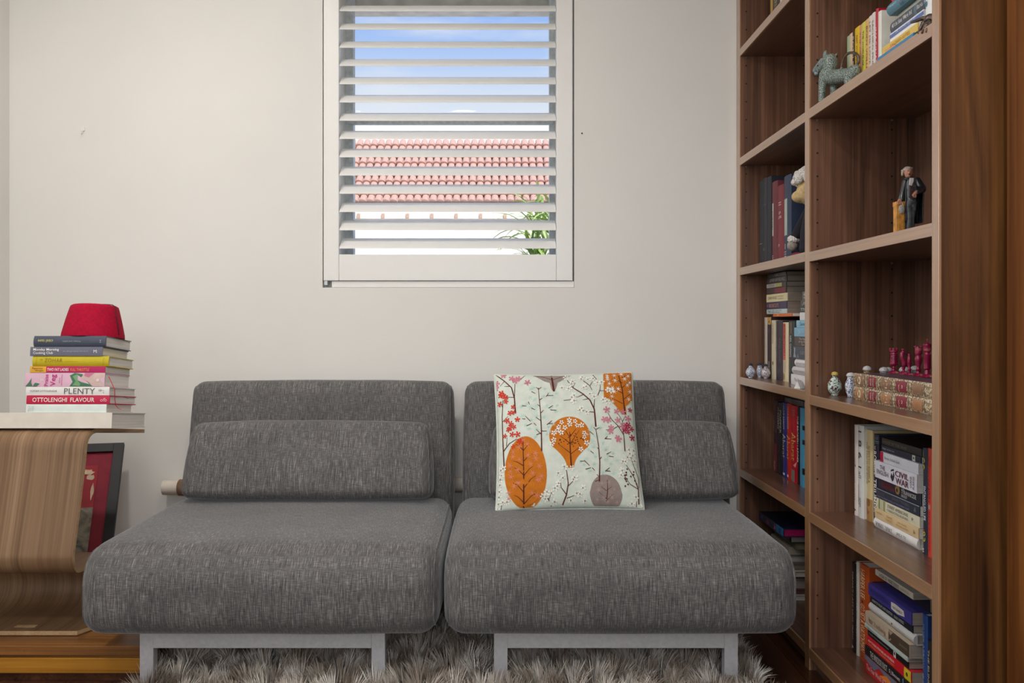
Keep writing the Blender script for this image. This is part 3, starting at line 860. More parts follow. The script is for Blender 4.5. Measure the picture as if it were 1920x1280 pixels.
for k in range(34):
    a = rp.uniform(0, 2 * pi); q = rp.uniform(.25, 1)
    p.dot(750 + 110 * q * cos(a), 690 + 80 * q * sin(a), 5, 1)
for k in range(16): p.dot(rp.uniform(1180, 1290), rp.uniform(880, 1020), 7, 1)
p.done('printed_branches', BR)
def flowers(name, col, pts, r, layer=2, petals=5, thin=False, jit=0, core=None):
    p = Print()
    for x, y in pts: p.flower(x + rp.uniform(-jit, jit), y + rp.uniform(-jit, jit), r * rp.uniform(.85, 1.15), layer, petals, thin)
    o = p.done(name, col)
    if core:
        p = Print()
        for x, y in pts: p.dot(x, y, r * .26, layer + 1)
        p.done(name + '_hearts', core)
red = [(190, 280), (225, 320), (205, 300), (230, 355), (290, 405), (265, 455), (292, 452), (240, 515), (325, 512), (272, 545), (265, 580), (297, 572), (250, 592), (222, 638), (282, 632), (326, 634), (340, 690), (290, 728), (352, 695), (178, 370), (185, 300)]
flowers('printed_red_blossom', (206, 62, 46), red, 24)
pink = [(205, 116), (275, 148), (306, 170), (406, 190), (330, 150), (150, 190), (145, 230), (1058, 430), (1140, 440), (1195, 440), (1068, 515), (1035, 512), (1148, 512), (1090, 575), (1085, 605), (1185, 560), (1150, 665), (1140, 655), (1235, 490)]
flowers('printed_pink_blossom', (206, 128, 146), pink, 27)
flowers('printed_crimson_blossom', (170, 48, 74), [(1215, 545), (1240, 540), (1205, 590), (1235, 600), (1258, 415), (1265, 570), (1268, 640), (1225, 570)], 24)
star = [(340, 735), (405, 715), (285, 805), (340, 830), (410, 805), (470, 790), (262, 875), (265, 920), (325, 910), (430, 870), (500, 890), (445, 940), (268, 960), (320, 1005), (480, 990), (515, 965), (290, 1030), (250, 1075), (435, 1085), (475, 1105), (245, 1120), (370, 680), (290, 770), (330, 1010), (470, 830), (495, 990)]
flowers('printed_pink_stars', (222, 138, 110), star, 30, 2, 6, True)
wstar = [(1070, 120), (1130, 118), (1190, 105), (1248, 122), (1072, 160), (1085, 200), (1135, 168), (1218, 150), (1240, 205), (1075, 240), (1110, 240), (1160, 245), (1125, 270), (1105, 315), (1110, 360), (1250, 325), (1262, 180), (1262, 260), (1100, 265), (1070, 140)]
flowers('printed_white_stars', (240, 238, 228), wstar, 25, 2, 6, True)
wround = [(685, 545), (748, 525), (795, 535), (662, 582), (650, 608), (712, 588), (752, 560), (812, 570), (848, 566), (622, 632), (680, 628), (620, 686), (606, 716), (868, 628), (868, 662), (886, 708), (838, 758)]
flowers('printed_white_rounds', (242, 240, 232), wround, 21, 2, 5, False, 0, (84, 60, 52))
white = [(722, 140), (850, 155), (950, 150), (905, 160), (985, 190), (690, 242), (745, 250), (770, 205), (870, 240), (920, 295), (955, 320), (790, 310), (790, 360), (770, 330), (850, 425), (890, 455), (835, 440), (1030, 345), (1062, 360), (1020, 185), (1075, 260), (890, 230), (1100, 265), (780, 180), (860, 135),
         (700, 895), (760, 900), (650, 945), (685, 980), (650, 1020), (620, 1055), (780, 975), (770, 990), (795, 1090), (845, 1050), (590, 1090), (555, 1080), (520, 1110), (615, 1150), (745, 1140), (860, 1140), (820, 1095), (540, 1130), (640, 1040),
         (1235, 740), (1265, 780), (1220, 800), (1180, 835), (1200, 835), (1170, 905), (1160, 940), (1280, 820), (1275, 1090), (1240, 1140), (1330, 1160), (1210, 1165), (1275, 740), (1240, 770),
         (185, 900), (190, 940), (175, 1010), (170, 1060), (165, 1100), (230, 1140), (160, 1150), (195, 1140), (150, 1185), (205, 890), (180, 970)]
flowers('printed_white_blossom', (240, 240, 230), white, 26, 2, 5, False, 4, (150, 140, 120))
aqua = [(430, 250), (455, 240), (545, 250), (580, 290), (620, 330), (645, 290), (430, 330), (465, 345), (400, 385), (360, 400), (430, 410), (480, 400), (570, 400), (600, 420), (650, 400), (640, 450), (470, 440), (540, 500), (440, 520), (390, 560), (370, 480), (580, 580), (620, 560), (480, 600), (560, 640), (470, 660), (590, 620), (540, 320), (480, 490), (420, 590),
        (920, 600), (960, 650), (1000, 580), (1050, 630), (1020, 700), (930, 690), (940, 740), (1040, 750), (1060, 800), (1100, 780), (950, 810), (900, 760), (880, 830), (830, 850), (860, 880), (900, 920), (1040, 830), (1080, 860), (1050, 910), (1100, 930), (940, 870), (890, 640), (930, 570), (1010, 930), (1130, 830)]
flowers('printed_aqua_blossom', (184, 218, 209), aqua, 26, 0, 6, True)
flowers('printed_mauve_stars', (186, 158, 156), [(1000, 1010), (1060, 1000), (975, 1060), (1100, 1050), (1010, 1110), (1080, 1110), (960, 1130), (1120, 1140), (1045, 970), (1045, 1140)], 24, 2, 6, True)

# ------------------------------------------------------------------ tube behind the sofa chairs
t = thing('cardboard_tube', 'long cream tube lying against the wall behind the sofa chairs', 'tube', (-.6, 3.145, .40))
pa, pb = px(306, 915, 3.155), px(1000, 900, 3.165)
pb = Vector((.2, 3.166, .405)); pa = Vector((-1.268, 3.160, .392))
b = MB(); b.tube([pa, pb], .0275, 20); o = b.build('tube_wall', paint((214, 204, 190), .7, .05, scale=18), t, world=True, smooth=True, sharp=40)
b = MB(); b.tube([pa + Vector((.058, 0, 0)), pa + Vector((.060, 0, 0)), pa + Vector((.088, 0, 0)), pa + Vector((.090, 0, 0))], [.0285, .031, .031, .0285], 16); b.build('brown_band', paint((120, 92, 70), .8, .12), t, world=True, smooth=True)

# ================================================================== RUG
rg = thing('shaggy_rug', 'silvery beige shaggy rug under the sofa chairs', 'rug', (-.13, 1.95, 0))
RX0, RX1, RY0, RY1 = -.955, .715, 1.25, 2.74
b = MB(); b.box(RX0 + .015, RX1 - .015, RY0 + .015, RY1 - .015, 0.0005, .010); b.build('backing', paint((110, 98, 84), .9, .1), rg, world=True)
def rugmat():
    m, t, bs = newmat('shag_pile')
    g = node(t, 'ShaderNodeNewGeometry')
    at = node(t, 'ShaderNodeAttribute'); at.attribute_name = 'tuft'
    mxn = node(t, 'ShaderNodeMix'); mxn.inputs[0].default_value = .30
    t.links.new(at.outputs['Fac'], mxn.inputs[2]); t.links.new(g.outputs['Random Per Island'], mxn.inputs[3])
    r = ramp(t, ((.12, (108, 90, 76)), (.35, (164, 148, 132)), (.6, (210, 200, 187)), (.85, (244, 239, 231))))
    t.links.new(mxn.outputs[0], r.inputs[0]); t.links.new(r.outputs[0], bs.inputs['Base Color'])
    bs.inputs['Roughness'].default_value = .42; bs.inputs['Sheen Weight'].default_value = .3
    return m
import numpy as np
def make_rug():
    g = np.random.default_rng(5)
    sp = .036
    xs = np.arange(RX0, RX1, sp); ys = np.arange(RY0, RY1, sp)
    cx, cy = np.meshgrid(xs, ys); cx = cx.ravel(); cy = cy.ravel()
    cx = cx + g.uniform(-.015, .015, cx.size); cy = cy + g.uniform(-.015, .015, cy.size)
    near = cy > 1.85
    cnt = np.where(near, 64, 26)
    idx = np.repeat(np.arange(cx.size), cnt); n = idx.size
    lean = np.array([noise.noise(Vector((a * 5, c * 5, 0))) * 3 * pi for a, c in zip(cx, cy)]) + g.normal(0, .9, cx.size)
    leanm = g.uniform(.15, .95, cx.size); leng = g.uniform(.050, .090, cx.size); tv = g.uniform(0, 1, cx.size)
    # each tuft is a fan: strands leave one root and spread
    sx = g.normal(0, 1, n); sy = g.normal(0, 1, n)
    bx = cx[idx] + sx * .0055; by = cy[idx] + sy * .0055
    vx = np.cos(lean[idx]) * np.sin(leanm[idx]) + sx * .20; vy = np.sin(lean[idx]) * np.sin(leanm[idx]) + sy * .20
    a = np.arctan2(vy, vx); lm = np.clip(np.arcsin(np.clip(np.hypot(vx, vy), 0, .98)), .05, 1.2)
    ln = leng[idx] * g.uniform(.8, 1.12, n)
    dx, dy = np.cos(a), np.sin(a)
    # three nodes along each strand, bending over
    e1 = lm * .6; e2 = lm * 1.25
    p0 = np.stack([bx, by, np.full(n, .006)], 1)
    d1 = np.stack([dx * np.sin(e1), dy * np.sin(e1), np.cos(e1)], 1); d2 = np.stack([dx * np.sin(e2), dy * np.sin(e2), np.maximum(np.cos(e2), -.1)], 1)
    p1 = p0 + d1 * (ln * .55)[:, None]; p2 = p1 + d2 * (ln * .45)[:, None]
    p2[:, 2] = np.maximum(p2[:, 2], .012)
    wa = g.uniform(0, 2 * pi, n); wv = np.stack([np.cos(wa), np.sin(wa), np.zeros(n)], 1) * np.where(near[idx], .0015, .0020)[:, None]
    V = np.empty((n, 5, 3)); V[:, 0] = p0 - wv; V[:, 1] = p0 + wv; V[:, 2] = p1 + wv; V[:, 3] = p1 - wv; V[:, 4] = p2
    keep = (np.abs(V[:, :, 0] - (RX0 + RX1) / 2).max(1) < 2) 
    me = bpy.data.meshes.new('pile')
    nv = n * 5
    me.vertices.add(nv); me.vertices.foreach_set('co', V.reshape(-1))
    base = np.arange(n) * 5
    loops = np.stack([base, base + 1, base + 2, base + 3, base + 3, base + 2, base + 4], 1).reshape(-1)
    me.loops.add(loops.size); me.loops.foreach_set('vertex_index', loops.astype(np.int32))
    ls = np.stack([np.arange(n) * 7, np.arange(n) * 7 + 4], 1).reshape(-1)
    me.polygons.add(n * 2); me.polygons.foreach_set('loop_start', ls.astype(np.int32))
    at = me.attributes.new('tuft', 'FLOAT', 'POINT'); at.data.foreach_set('value', np.repeat(tv[idx], 5).astype(np.float32))
    me.update(calc_edges=True)
    me.polygons.foreach_set('use_smooth', np.ones(n * 2, dtype=bool))
    me.materials.append(rugmat())
    o = link('pile', me); o.parent = rg; o.location = -rg.location; o['kind'] = 'stuff'
    return n
make_rug()

# ================================================================== PLYWOOD STOOL
st = thing('bent_plywood_stool', 'bent plywood stool stacked with books on the platform', 'stool', (-1.45, 2.6, ZP))
def spline(pts, k=8):
    out = []
    P = [Vector(p) for p in pts]; P = [P[0] * 2 - P[1]] + P + [P[-1] * 2 - P[-2]]
    for i in range(1, len(P) - 2):
        for j in range(k):
            t0 = j / k
            a = P[i - 1]; b_ = P[i]; c = P[i + 1]; d = P[i + 2]
            out.append(.5 * ((2 * b_) + (c - a) * t0 + (2 * a - 5 * b_ + 4 * c - d) * t0 ** 2 + (3 * b_ - a - 3 * c + d) * t0 ** 3))
    out.append(P[-2]); return out
XR, XL = -1.200, -1.640
prof = [(2.830, .645), (2.70, .6625), (2.56, .6815), (2.49, .688), (2.455, .680), (2.435, .655), (2.424, .60), (2.392, .47), (2.366, .372), (2.362, .342), (2.374, .315), (2.404, .302), (2.50, .303), (2.585, .298), (2.640, .262), (2.668, .225), (2.680, .19), (2.672, .150), (2.645, .124), (2.60, .1125), (2.52, .1085), (2.44, .1085)]
path = spline([(p_[0], p_[1], 0) for p_ in prof], 5)
def sheet(x0f, x1f, th, pts, name, mat, root):
    b = MB(); n = len(pts)
    for i, p_ in enumerate(pts):
        q = (pts[min(n - 1, i + 1)] - pts[max(0, i - 1)]).normalized(); nn = Vector((-q.y, q.x, 0)) * th / 2
        x0, x1 = x0f(i / (n - 1), p_), x1f(i / (n - 1), p_)
        for x_ in (x0, x1):
            for s_ in (1, -1):
                c = p_ + nn * s_; b.v.append((x_, c.x, c.y))
    for i in range(n - 1):
        o = i * 4; m_ = o + 4
        b.cur = 0
        b.face((o, o + 2, m_ + 2, m_)); b.face((o + 1, m_ + 1, m_ + 3, o + 3))
        b.cur = 1
        b.face((o, m_, m_ + 1, o + 1)); b.face((o + 2, o + 3, m_ + 3, m_ + 2))
    b.face((0, 1, 3, 2)); e = (n - 1) * 4; b.face((e, e + 2, e + 3, e + 1))
    return b.build(name, mat, root, world=True, smooth=True, sharp=50)
def xr(t_, p_):
    c = max(0, min(1, (2.500 - p_.x) / .06)) if p_.y < .12 else 0
    return XR - .03 * c
def xl(t_, p_):
    c = max(0, min(1, (2.500 - p_.x) / .06)) if p_.y < .12 else 0
    return XL + .03 * c
sheet(xl, xr, .012, path, 'plywood_shell', [m_ply, m_ply_edge], st)
b = MB(); b.box(-1.43, -1.37, 2.470, 2.488, .1146, .1156); b.build('finger_slot', m_ply_edge, st, world=True)

# ------------------------------------------------------------------ framed picture leaning on the wall behind the stool
fo = Vector((-1.329, 2.845, ZP + .003)); up = Vector((-.077, .30, .46)).normalized()
rt = Vector((1, .25, 0)); rt = (rt - up * rt.dot(up)).normalized(); ft = up.cross(rt)      # ft: away from the viewer
mw = Matrix(((rt.x, ft.x, up.x, 0), (rt.y, ft.y, up.y, 0), (rt.z, ft.z, up.z, 0), (0, 0, 0, 1)))
fo2 = fo - rt * .34
mw.translation = fo2
pc = thing('framed_picture', 'black framed picture with maroon mount leaning on the wall', 'picture', mat=mw)
FW, FH, FR = .34, .545, .034
sgn = 1
b = MB(); b.box(0, FR, -.02, 0, 0, FH); b.box(FW - FR, FW, -.02, 0, 0, FH); b.box(FR, FW - FR, -.02, 0, 0, FR); b.box(FR, FW - FR, -.02, 0, FH - FR, FH)
b.build('frame', m_black, pc, bevel=.001)
b = MB(); b.box(FR, FW - FR, -.008, -.002, FR, FH - FR); b.build('mount', paint((134, 34, 52), .8, .05), pc)
def artmat():
    m, t, bs = newmat('collage_print')
    co = node(t, 'ShaderNodeTexCoord'); n = node(t, 'ShaderNodeTexNoise', i_Scale=14.0, i_Detail=4.0, i_Distortion=1.0)
    t.links.new(co.outputs['Object'], n.inputs['Vector'])
    r = ramp(t, ((.36, (84, 78, 74)), (.47, (128, 122, 110)), (.56, (160, 150, 132)), (.66, (112, 92, 88)))); t.links.new(n.outputs[0], r.inputs[0])
    t.links.new(r.outputs[0], bs.inputs['Base Color']); bs.inputs['Roughness'].default_value = .5; return m
b = MB(); b.box(FR + .045, FW - FR - .045, -.0095, -.0082, FR + .035, FH * .55); art = b.build('printed_figures', artmat(), pc)
b = MB(); b.box(FR + .045, FW - FR - .045, -.0095, -.0082, FH * .55, FH - FR - .05); b.build('printed_red_field', paint((150, 26, 40), .7, .12, scale=20), pc)
b = MB(); rr_ = random.Random(2)
for cx_, cz_, w_, h_ in ((.225, .435, .05, .012), (.24, .415, .03, .01), (.19, .445, .04, .008), (.25, .36, .012, .03)):
    pts = [(cx_ + w_ * .5 * cos(a) * rr_.uniform(.7, 1.1), cz_ + h_ * cos(0) * sin(a) * rr_.uniform(.6, 1.2)) for a in [2 * pi * k / 14 for k in range(14)]]
    b.prism(pts[::-1], 'y', -.0103, -.0096)
b.build('printed_brush_marks', paint((200, 176, 150), .8, .1), pc)

# ================================================================== BOOKS
def basis(o, xd, yd, zd):
    xd, yd, zd = Vector(xd), Vector(yd), Vector(zd)
    return Matrix(((xd.x, yd.x, zd.x, o[0]), (xd.y, yd.y, zd.y, o[1]), (xd.z, yd.z, zd.z, o[2]), (0, 0, 0, 1)))
def book(label, group, mw, L, T, D, col, texts=(), marks=(), hard=True, bulge=None, page=(238, 234, 226), rough=.45, name='book'):
    """spine faces local -y, runs along x (0..L), thickness along z (0..T), leaves go back to y = D
       texts: (string, x0, x1, zc, h, colour[, rot]) ; marks: ('r', x0,x1,z0,z1,colour) ('d', x,z,r,colour) ('p', [(x,z)..], colour)
       (x in fractions of L, z in fractions of T)"""
    t = thing(name, label, 'book', group=group, mat=mw)
    if bulge is None: bulge = .0035 if hard else .0006
    bt = .0024 if hard else .0007
    ov = .0028 if hard else .0003
    ys = lambda z: bulge * (2 * z / T - 1) ** 2
    k = 6
    out = [(D, T)] + [(ys(T * (1 - i / k)), T * (1 - i / k)) for i in range(k + 1)] + [(D, 0)]
    inn = [(D, bt), (bulge + .002, bt), (bulge + .002, T - bt), (D, T - bt)]
    b = MB(); b.prism(out + inn, 'x', 0, L)
    cov = b.build('cover', paint(col, rough, .02, scale=25, coat=.15), t)
    b = MB(); b.box(ov, L - ov, bulge + .002, D - ov, bt, T - bt); b.build('pages', pages(page), t)
    byc = {}
    def addp(col_, layer, vs, fs):
        m_ = byc.setdefault((tuple(col_), layer), MB())
        m_.add([(x, ys(max(0, min(T, z))) - .0003 - .0002 * layer, z) for x, z in vs], fs)
    lay = 0
    for m_ in marks:
        lay += 1; ly = min(lay, 4)
        if m_[0] == 'r':
            x0, x1, z0, z1, c = m_[1] * L, m_[2] * L, m_[3] * T, m_[4] * T, m_[5]
            vs = []; fs = []
            for i in range(7):
                z = z0 + (z1 - z0) * i / 6; vs += [(x0, z), (x1, z)]
            for i in range(6): fs.append((2 * i, 2 * i + 1, 2 * i + 3, 2 * i + 2))
            addp(c, ly, vs, fs)
        elif m_[0] == 'd':
            r = m_[3] * T; cx, cz = m_[1] * L, m_[2] * T
            vs = [(cx, cz)] + [(cx + r * cos(2 * pi * i / 12), cz + r * sin(2 * pi * i / 12)) for i in range(12)]
            addp(m_[4], ly, vs, [(0, 1 + i, 1 + (i + 1) % 12) for i in range(12)])
        elif m_[0] == 'p':
            vs = [(x * L, z * T) for x, z in m_[1]]; addp(m_[2], ly, vs, [tuple(range(len(vs)))])
    for c_, m_ in byc.items(): m_.build('printed_band', paint(c_[0], rough, .04), cov)
    byc = {}
    for tx in texts:
        s, x0, x1, zc, h, c = tx[:6]; rot = tx[6] if len(tx) > 6 else 0
        vs, fs = text_polys(s)
        W = (x1 - x0) * L; H = h * T; X0 = x0 * L; Zc = zc * T
        if rot == 0: q = [(X0 + u * W, Zc + (v - .5) * H) for u, v in vs]
        elif rot == 180: q = [(X0 + (1 - u) * W, Zc - (v - .5) * H) for u, v in vs]
        elif rot == 90: q = [(X0 + (1 - v) * W, Zc + (u - .5) * H) for u, v in vs]          # reads upwards
        addp(c, 6, q, fs)
    for c_, m_ in byc.items(): m_.build('lettering', paint(c_[0], .5, .02), cov)
    return t

W_, K_, CRM = (236, 234, 228), (28, 26, 30), (226, 214, 182)

# --- stack on the stool (its top leans back a little) --------------------------------------------------
G1 = 'cookbooks stacked on the stool'
th = R(-6.3)
tilt = Matrix.Rotation(th, 3, 'X'); xd, yd, zd = tilt @ Vector((1, 0, 0)), tilt @ Vector((0, 1, 0)), tilt @ Vector((0, 0, 1))
base = Vector((0, 2.462, .6995))
stack = [  # px-left, px-right, front y shift, thickness, depth, ...
 dict(x0=-70, x1=209, t=.0455, d=.235, c=(226, 219, 206), hard=1, bulge=0.0, label='large white hardback lying directly on the plywood stool', page=(206, 200, 190)),
 dict(x0=48, x1=199, t=.0240, d=.175, c=(222, 232, 226), hard=1, bulge=.001, label='pale mint book under the crimson one in the stool stack', page=(196, 194, 192), tx=[('TSLO', .03, .10, .5, .7, (196, 204, 200), 90)]),
 dict(x0=49, x1=205, t=.0255, d=.180, c=(196, 14, 66), hard=1, bulge=.001, label='crimson cookbook with bold white lettering in the stool stack', page=(206, 204, 204), tx=[('^OTTOLENGHI', .075, .49, .5, .50, W_), ('^FLAVOUR', .53, .82, .5, .50, W_), ('ofb', .89, .97, .5, .42, (240, 190, 206))]),
 dict(x0=48, x1=204.5, t=.0250, d=.180, c=(232, 230, 226), hard=1, bulge=.001, label='white cookbook with thin grey lettering above the crimson one', page=(206, 204, 198), tx=[('YOTAM OTTOLENGHI', .05, .37, .5, .22, (96, 92, 88)), ('PLENTY', .46, .83, .5, .66, (98, 94, 88)), ('*:', .87, .94, .5, .45, (110, 106, 100))]),
 dict(x0=46, x1=195.5, t=.0410, d=.170, c=(226, 184, 204), hard=1, bulge=.001, label='thick pink cookbook with green leaf art in the stool stack', page=(190, 186, 190),
      mk=[('p', [(.56, .02), (.60, .35), (.56, .8), (.62, .99), (.72, .9), (.74, .6), (.80, .3), (.85, .02)], (64, 122, 86)), ('p', [(.74, .98), (.70, .6), (.80, .35), (.86, .02), (.99, .02), (.99, .98)], (214, 186, 178)), ('p', [(.75, .98), (.74, .78), (.80, .66), (.87, .98)], (206, 120, 148)),
          ('p', [(.01, .02), (.05, .30), (.085, .62), (.08, .3), (.10, .04)], (70, 122, 92)), ('p', [(.10, .02), (.13, .28), (.19, .22), (.15, .02)], (70, 122, 92)), ('p', [(.60, .1), (.64, .4), (.60, .75), (.66, .9), (.66, .5), (.70, .2), (.69, .04)], (120, 168, 120)), ('d', .915, .46, .12, (236, 214, 206))],
      tx=[('^Praise', .245, .295, .47, .84, (196, 22, 128), 90), ('^Veg', .32, .405, .46, .84, (196, 22, 128), 90), ('alice', .425, .445, .45, .4, (196, 40, 140), 90), ('zaslavsky', .455, .475, .48, .8, (196, 40, 140), 90), ('in', .20, .235, .5, .2, W_)]),
 dict(x0=56, x1=197, t=.0185, d=.165, c=(186, 12, 92), hard=0, bulge=.0005, label='thin magenta and yellow paperback in the stool stack', page=(204, 188, 182), mk=[('r', 0, .215, .02, .98, (226, 172, 44)), ('r', .215, .43, .1, .9, (200, 20, 90))],
      tx=[('Paterson', .03, .17, .70, .30, (90, 30, 40)), ('Wright', .07, .18, .30, .30, (90, 30, 40)), ('^TWO FAT LADIES', .23, .515, .48, .46, W_), ('^FULL THROTTLE', .54, .79, .46, .46, (240, 150, 60))]),
 dict(x0=60, x1=203, t=.0300, d=.170, c=(196, 178, 14), hard=1, bulge=.004, label='mustard yellow hardback in the stool stack', page=(214, 206, 190), tx=[('THE', .10, .135, .66, .16, (150, 120, 10)), ('ZOHAR', .16, .40, .60, .40, (150, 122, 8))], mk=[('r', .42, .60, .45, .47, (150, 122, 8)), ('r', .05, .055, .1, .9, (170, 146, 8)), ('r', .93, .935, .1, .9, (170, 146, 8))]),
 dict(x0=56, x1=191.5, t=.0270, d=.175, c=(104, 106, 122), hard=1, bulge=.001, label='slate lavender cookbook second from the top of the stool stack', page=(196, 194, 192),
      tx=[('^Monday Morning', .045, .40, .67, .36, W_), ('^Cooking Club', .045, .32, .30, .36, W_), ("it's always about the food", .46, .80, .5, .22, (170, 170, 182)), ('M:', .88, .935, .5, .34, W_)]),
 dict(x0=62, x1=197, t=.0325, d=.175, c=(66, 74, 90), hard=1, bulge=.005, label='dark slate hardback on top of the stool stack under the red fez', page=(214, 210, 202),
      tx=[('cizel tase', .065, .275, .52, .26, (214, 206, 110), 180), ('Yotam Levi Jakin', .41, .66, .50, .15, (178, 180, 182), 180), ('M', .925, .945, .5, .25, (170, 172, 176), 90)]),
]
hgt = 0.0
for i, s in enumerate(stack):
    fy = base.y + (0.004 * i if i else 0) * .3 + (.004 if i else 0)
    o = Vector((0, base.y, base.z)) + zd * hgt + yd * ((.006 if i else 0))
    x0 = (s['x0'] - PX) / F * o.y; x1 = (s['x1'] - PX) / F * o.y
    if i == 0: x0 = max(x0, -1.60)
    o.x = x0
    book(s['label'], G1, basis(o, xd, yd, zd), x1 - x0, s['t'], s['d'], s['c'], s.get('tx', ()), s.get('mk', ()), bool(s['hard']), s.get('bulge'), (240, 236, 229))
    hgt += s['t'] + .0004
    s['top'] = hgt; s['o'] = o.copy(); s['xr'] = x1
# ribbons of the two bookmarks
s3, s4 = stack[2], stack[4]
o = stack[4]['o']
t = None
def ribbon(name, pts, w, col, label):
    b = MB()
    for i, p_ in enumerate(pts):
        p_ = Vector(p_); b.v += [tuple(p_ + Vector((0, w / 2, .0))), tuple(p_ - Vector((0, w / 2, 0))), tuple(p_ + Vector((.0006, w / 2, .0))), tuple(p_ + Vector((.0006, -w / 2, 0)))]
    for i in range(len(pts) - 1):
        a = i * 4; c = a + 4
        for q in ((0, 1), (1, 3), (3, 2), (2, 0)): b.face((a + q[0], a + q[1], c + q[1], c + q[0]))
    b.face((0, 1, 3, 2)); e = 4 * (len(pts) - 1); b.face((e, e + 2, e + 3, e + 1))
    ob = b.build(name, paint(col, .6, .06)); tag(ob, label, 'bookmark'); return ob
xo = stack[2]['xr'] + .0045
ribbon('ribbon_bookmark', [(stack[4]['xr'] + .002, 2.505, .848), (stack[4]['xr'] + .010, 2.498, .838), (xo + .002, 2.495, .81), (xo, 2.50, .78), (xo + .001, 2.505, .762), (xo + .004, 2.515, .752), (xo + .010, 2.520, .7485)], .0042, (206, 14, 50), 'red ribbon bookmark hanging from the pink cookbook')
ribbon('ribbon_bookmark', [(stack[2]['xr'] - .001, 2.525, .7865), (stack[2]['xr'] + .004, 2.545, .7855), (stack[2]['xr'] + .005, 2.575, .779), (stack[2]['xr'] + .004, 2.592, .774)], .004, (70, 110, 84), 'green ribbon bookmark sticking out of the crimson cookbook')

# --- red fez ------------------------------------------------------------------------------------------
top = stack[-1]['o'] + zd * (stack[-1]['t'] + .001)
fc = Vector(((166.5 - PX) / F * 2.56, 0, 0)); fc = Vector((fc.x, top.y, top.z)) + yd * .090
mw = basis(fc, xd, yd, zd)
fz = thing('red_fez', 'crimson felt fez hat on top of the book stack', 'hat', mat=mw)
m_felt = paint((168, 10, 48), .85, .07, scale=120, spec=.2, bump=.3)
b = MB(); b.lathe([(.080, 0), (.0895, 0), (.0895, .002), (.0885, .012), (.079, .055), (.070, .090), (.0675, .097), (.062, .1005), (.03, .1035), (.002, .104)], (0, 0, 0), 40)
b.build('felt_body', m_felt, fz, smooth=True, sharp=60)
b = MB(); b.tube([(0, 0, .1045), (.03, -.005, .105), (.060, -.012, .1025), (.0715, -.016, .095), (.078, -.02, .06), (.0895, -.022, .008)], .0011, 5); b.build('tassel_cord', m_black, fz, smooth=True)
b = MB(); b.lathe([(.006, 0), (.005, .003), (.001, .005)], (0, 0, .1035), 10); b.build('top_button', m_black, fz, smooth=True)

# --- generic placing on the bookcase -----------------------------------------------------------------
def upright(label, group, X, yf, yn, z, h, d, col, **kw):
    """standing book: spine towards the room, far side at yf, near side at yn"""
    T = yf - yn - .0006
    mw = basis((X, yf - .0003, z + h), (0, 0, -1), (1, 0, 0), (0, -1, 0))
    return book(label, group, mw, h, T, d, col, **kw)
def flat(label, group, X, yf, yn, z, t, d, col, **kw):
    mw = basis((X, yf, z + .0003), (0, -1, 0), (1, 0, 0), (0, 0, 1))
    return book(label, group, mw, yf - yn, t - .0006, d, col, **kw)
def uprow(group, X, z, rows):
    for r in rows:
        lab, p0, p1, h, col = r[:5]; kw = dict(r[5]) if len(r) > 5 else {}
        x_ = kw.pop('X', X); d = kw.pop('d', .15)
        upright(lab, group, x_, Yx(p0, x_), Yx(p1, x_), z, h, d, col, **kw)

# far bay, top shelf: three books cut by the picture's edge
g = 'books on the highest shelf of the bookcase'
uprow(g, .955, FAR[0], [
 ('thin mustard book on the highest shelf in view', 1443, 1447, .20, (176, 140, 60)),
 ('black book with white lettering on the highest shelf in view', 1447, 1461, .22, (52, 46, 52), dict(texts=[('See', .86, .96, .5, .5, W_), ('JOURNEY', .4, .8, .5, .5, (190, 170, 120))])),
 ('thin cream book on the highest shelf in view', 1461, 1465.5, .205, (220, 208, 170))])

# near bay, second shelf: paperbacks, then a lying stack, then one upright
g = 'paperbacks beside the animal figurine'
D1 = K_
uprow(g, .976, NEAR[1], [
 ('thin pale green paperback in the row beside the horned animal figurine', 1587.9, 1592.3, .186, (164, 190, 152), dict(hard=False)),
 ('thin cream paperback next to the pale green one', 1592.5, 1598, .187, (222, 196, 166), dict(hard=False)),
 ('dark brown paperback with cream lettering next to the cream one', 1598.2, 1602.5, .187, (70, 46, 36), dict(hard=False, texts=[('ROTH BABIES', .08, .8, .5, .6, CRM)])),
 ('bright yellow paperback in the row above the figurine shelf', 1602.8, 1611.6, .190, (232, 190, 22), dict(hard=False, texts=[('EAST WORDSMITH', .12, .6, .5, .3, K_)])),
 ('pink paperback between the two yellow ones', 1611.8, 1615, .188, (214, 148, 130), dict(hard=False, texts=[('THE SOCIETY', .1, .7, .5, .6, (120, 20, 30))])),
 ('lime yellow paperback with black lettering', 1615.1, 1622.7, .1885, (214, 206, 84), dict(hard=False, texts=[('THE WORLD OF', .12, .62, .5, .36, K_)])),
 ('peach paperback with orange bands beside the lime one', 1622.8, 1628.8, .189, (224, 180, 112), dict(hard=False, texts=[('BODY VOLUPTE', .10, .86, .5, .5, (120, 60, 30))])),
 ('cream paperback with faint lettering beside the peach one', 1628.9, 1634.4, .1905, (226, 214, 202), dict(hard=False, texts=[('LET ME LOVE LAIR', .08, .9, .5, .5, (120, 104, 98))])),
 ('white pink paperback left of the crimson hardback', 1634.5, 1640, .192, (230, 220, 216), dict(hard=False, texts=[('SACHIKO MURA', .1, .8, .5, .5, (90, 80, 80))])),
 ('crimson hardback rising above the white book', 1640.4, 1645, .196, (176, 14, 42), dict(d=.20, texts=[('IMAGINARY', .25, .8, .5, .5, W_)])),
 ('plain white hardback beside the lying stack', 1645.2, 1651.5, .183, (226, 224, 214), dict(d=.20, bulge=.002))])
g = 'books lying beside the bronze hand'
z = NEAR[1]; yf = 2.088
